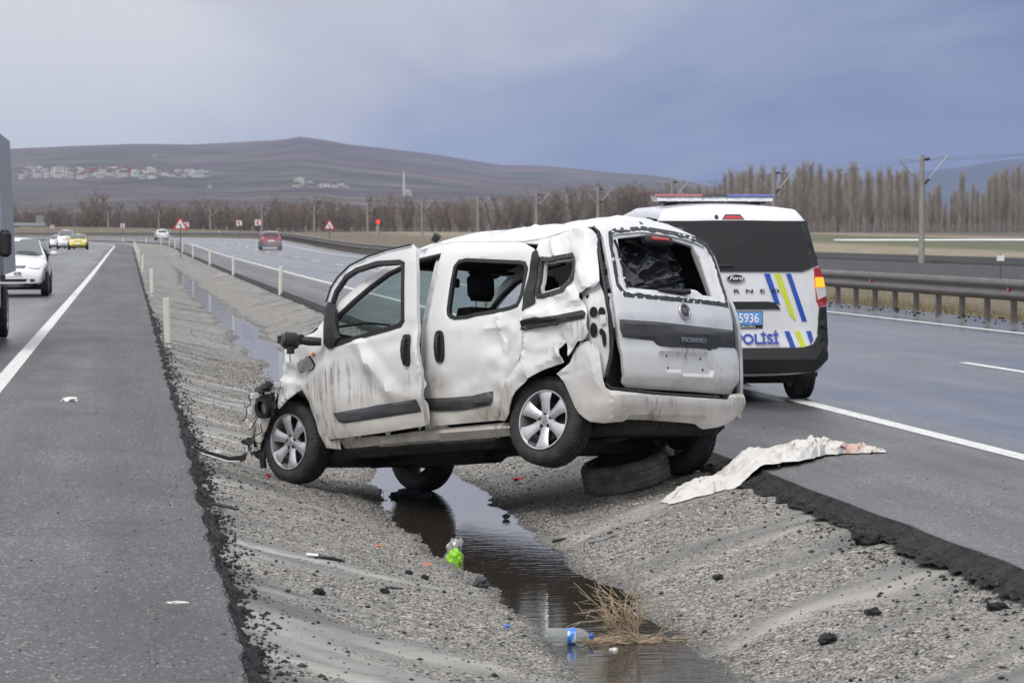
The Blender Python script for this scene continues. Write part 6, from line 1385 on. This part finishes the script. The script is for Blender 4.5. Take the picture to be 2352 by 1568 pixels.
shard('wet_rag', (2.13, 22.05, .03), .15, .10, .05, mat('wet_rag', (.03, .033, .045), .5), 'dark wet rag in the water beside the front wheel', 'rag', .3, 13)
shard('white_scrap', (2.30, 13.75, -.0), .022, .012, .008, M_CHIP, 'white scrap floating in front of the dead weed', 'debris', 0, 3).location.z = WZ+.004
def lie(x, y): return (x, y, tz(x, y)+.008)
o = bar('trim_strip', [lie(1.00, 16.3), lie(1.07, 16.26), lie(1.14, 16.30), lie(1.20, 16.33)], [.008, .012, .012, .006], M_BLK, 'curved black trim strip with pale end on the left gravel', 'car part'); 
MB().tube([Vector(lie(.985, 16.3))+Vector((0, 0, .006)), Vector(lie(1.05, 16.27))+Vector((0, 0, .007))], .010, 6).build('pale_end', M_CHIP, o)
bar('rubber_strip', [lie(.53, 18.27), lie(.60, 18.24), lie(.68, 18.2)], [.010, .012, .006], M_BLK, 'thin black rubber strip beside the broken left road edge', 'debris')
bar('plastic_strip', [lie(2.70, 18.5), lie(2.78, 18.45)], [.012, .006], M_BLK, 'short black plastic strip at the right water edge', 'debris')
bar('metal_strip', [lie(2.86, 18.05), lie(2.95, 18.0), lie(3.03, 18.05)], [.010, .016, .006], M_GREYTR, 'grey flattened strip on the gravel right of the water', 'debris')
bar('dark_twig', [lie(1.33, 15.2), lie(1.42, 15.18)], .006, M_BLK, 'thin dark twig on the left gravel below the trim strip', 'twig')
# tar lumps big enough to point at
M_LUMP = mat('tar_lump', (.014, .014, .015), .8, bump=(40, .8, .02))
lumps = [(1.30, 14.9, .022, 'tar lump on the left gravel between trim strip and weed'), (.93, 14.4, .025, 'tar lump low on the left gravel near the broken edge'), (1.55, 16.2, .018, 'left tar lump of a pair halfway down the left gravel'), (1.63, 16.1, .018, 'right tar lump of a pair halfway down the left gravel'), (3.19, 15.6, .024, 'tar lump alone on the right gravel below the cloth'), (3.97, 13.0, .035, 'tar lump at the right picture edge'), (3.50, 13.45, .030, 'tar lump on the right gravel left of the one at the edge'), (3.16, 12.95, .035, 'tar lump on the right gravel near the bottom of the picture'), (4.05, 15.7, .06, 'largest crumbled tar clod below the right road edge'), (1.0, 25.0, .035, 'tar lump on the gravel in front of the wreck'), (2.62, 20.2, .02, 'dark lump standing in the water behind the front wheel'), (8.6, 24.0, .04, 'dark lump on the right road lane')]
for k, (x, y, r, lb_) in enumerate(lumps): shard('tar_lump', (x, y), r*1.3, r*1.1, r*.8, M_LUMP, lb_, 'tar lump', rng.uniform(0, 6), 20+k)['group'] = 'tar lumps'
bpy.data.objects['tar_lump.010'].location.z = WZ+.02
# gravel and crumbs
OCT = np.array([(1, 0, 0), (-1, 0, 0), (0, 1, 0), (0, -1, 0), (0, 0, 1), (0, 0, -1)], float); OF = np.array([(0, 2, 4), (2, 1, 4), (1, 3, 4), (3, 0, 4), (2, 0, 5), (1, 2, 5), (3, 1, 5), (0, 3, 5)])
def scatter(name, pts, sizes, m, label, flat=.6):
    n_ = len(pts); J = OCT[None]*(1+rng.uniform(-.35, .35, (n_, 6, 1))); a = rng.uniform(0, 6.28, n_); c, s_ = np.cos(a)[:, None], np.sin(a)[:, None]
    X = (J[..., 0]*c-J[..., 1]*s_)*sizes[:, None]*rng.uniform(.8, 1.5, (n_, 1)); Y = (J[..., 0]*s_+J[..., 1]*c)*sizes[:, None]; Z = J[..., 2]*sizes[:, None]*flat
    V = np.stack([X, Y, Z], -1)+np.array(pts)[:, None, :]; F = (OF[None]+np.arange(n_)[:, None, None]*6).reshape(-1, 3)
    o = link(name, fast(V.reshape(-1, 3), F, m)); return tagit(o, label, None, None, 'stuff')
def stone_mat(name, stops):
    m = bpy.data.materials.new(name); m.use_nodes = True; t = m.node_tree; b = t.nodes['Principled BSDF']; b.inputs['Roughness'].default_value = .75
    gi = N(t, 'ShaderNodeNewGeometry'); r = ramp(t, stops, 'CONSTANT'); t.links.new(gi.outputs['Random Per Island'], r.inputs[0]); t.links.new(r.outputs[0], b.inputs['Base Color']); return m
M_ST = stone_mat('gravel_stones', [(0, (.04, .04, .04)), (.12, (.10, .097, .09)), (.32, (.18, .172, .155)), (.58, (.275, .258, .23)), (.80, (.42, .39, .35)), (.965, (.38, .27, .17)), (.98, (.56, .54, .50))])
pts = []; sz = []
while len(pts) < 90000:
    y = 8+36*rng.random()**1.6; x = rng.uniform(.5, 4.15)
    if rng.random() > .05+.95*(1-fan(x, y)[0])**1.5: continue
    z = median_z(x, y)
    if z < WZ-.01: continue
    r = .0032+.0045*rng.random()**2+.00016*max(0, y-14); pts.append((x, y, z+r*.15)); sz.append(r)
scatter('gravel', pts, np.array(sz), M_ST, 'loose gravel covering the ditch banks')
pts = []; sz = []
while len(pts) < 9000:
    y = 8+50*rng.random()**1.7
    if rng.random() < .5: d = abs(rng.normal())*.10; x = edge_l(y)+.06+d if rng.random() < .72 else rng.uniform(.6, 2.0)
    else: x = edge_r(y)-.07-abs(rng.normal())*.15 if rng.random() < .70 else rng.uniform(2.8, 4.0)
    z = max(median_z(x, y), -.40 if x < 2.8 else -.42); near = min(abs(x-edge_l(y)), abs(x-edge_r(y))) < .16
    if near: z = max(z, -.10)
    r = (.005+.011*rng.random()**3); pts.append((x, y, z+r*.2)); sz.append(r)
scatter('tar_crumbs', pts, np.array(sz), stone_mat('tar_crumbs', [(0, (.010, .010, .011)), (.5, (.02, .02, .021)), (.85, (.04, .04, .04))]), 'black tar crumbs broken from the road edges', .75)
pts = []; sz = []
for _ in range(3800):
    y = 9+34*rng.random()**1.5; x = (.40-abs(rng.normal())*.55) if rng.random() < .62 else 4.3+abs(rng.normal())*1.2
    r = .003+.004*rng.random()**2; pts.append((x, y, r*.4)); sz.append(r)
scatter('road_grit', pts, np.array(sz), M_ST, 'pale grit scattered on the asphalt')
pts = []; sz = []
for _ in range(160):
    y = 45+45*rng.random(); x = 14.6+1.2*rng.random(); r = .02+.03*rng.random()**2; pts.append((x, y, r*.4)); sz.append(r)
scatter('verge_clods', pts, np.array(sz), M_LUMP, 'dark clods along the far shoulder by the barrier')
pts = []; sz = []
for _ in range(1100):
    a = rng.uniform(0, 6.28); q = abs(rng.normal())*.9; c_ = [(1.2, 22.2), (3.4, 19.4), (2.0, 20.6)][int(rng.integers(3))]; x = c_[0]+math.cos(a)*q; y = c_[1]+math.sin(a)*q*1.3
    if not .5 < x < 4.1: continue
    z = median_z(x, y)
    if z < WZ: continue
    r = .003+.006*rng.random()**2; pts.append((x, y, z+r*.6)); sz.append(r)
scatter('crash_crumbs', pts, np.array(sz), stone_mat('crash_crumbs', [(0, (.6, .66, .63)), (.45, (.7, .7, .69)), (.65, (.02, .02, .02)), (.9, (.5, .12, .03))]), 'glass crumbs and plastic splinters round the wreck', .5)
# spray thrown up behind the cars on the wet road
def spray(s_, y, L, w, h, dens):
    p = road(s_, y, 0); v, f = blob((0, 0, h*.45), (w, L, h*.55), 4+s_, .25); m = bpy.data.materials.new('road_spray'); m.use_nodes = True; t = m.node_tree; t.nodes.clear()
    pv = N(t, 'ShaderNodeVolumePrincipled', i_Density=dens); pv.inputs['Color'].default_value = (.95, .96, 1, 1); oo = N(t, 'ShaderNodeOutputMaterial'); t.links.new(pv.outputs[0], oo.inputs['Volume'])
    o = MB().add(v, f).build('road_spray', m); o.location = p; tagit(o, 'thin white spray behind the car on the wet road', None, None, 'stuff')
spray(11.15, 226.5, 2.4, 1.15, .9, .09); spray(8.1, 382, 2.6, 1.15, .8, .08)
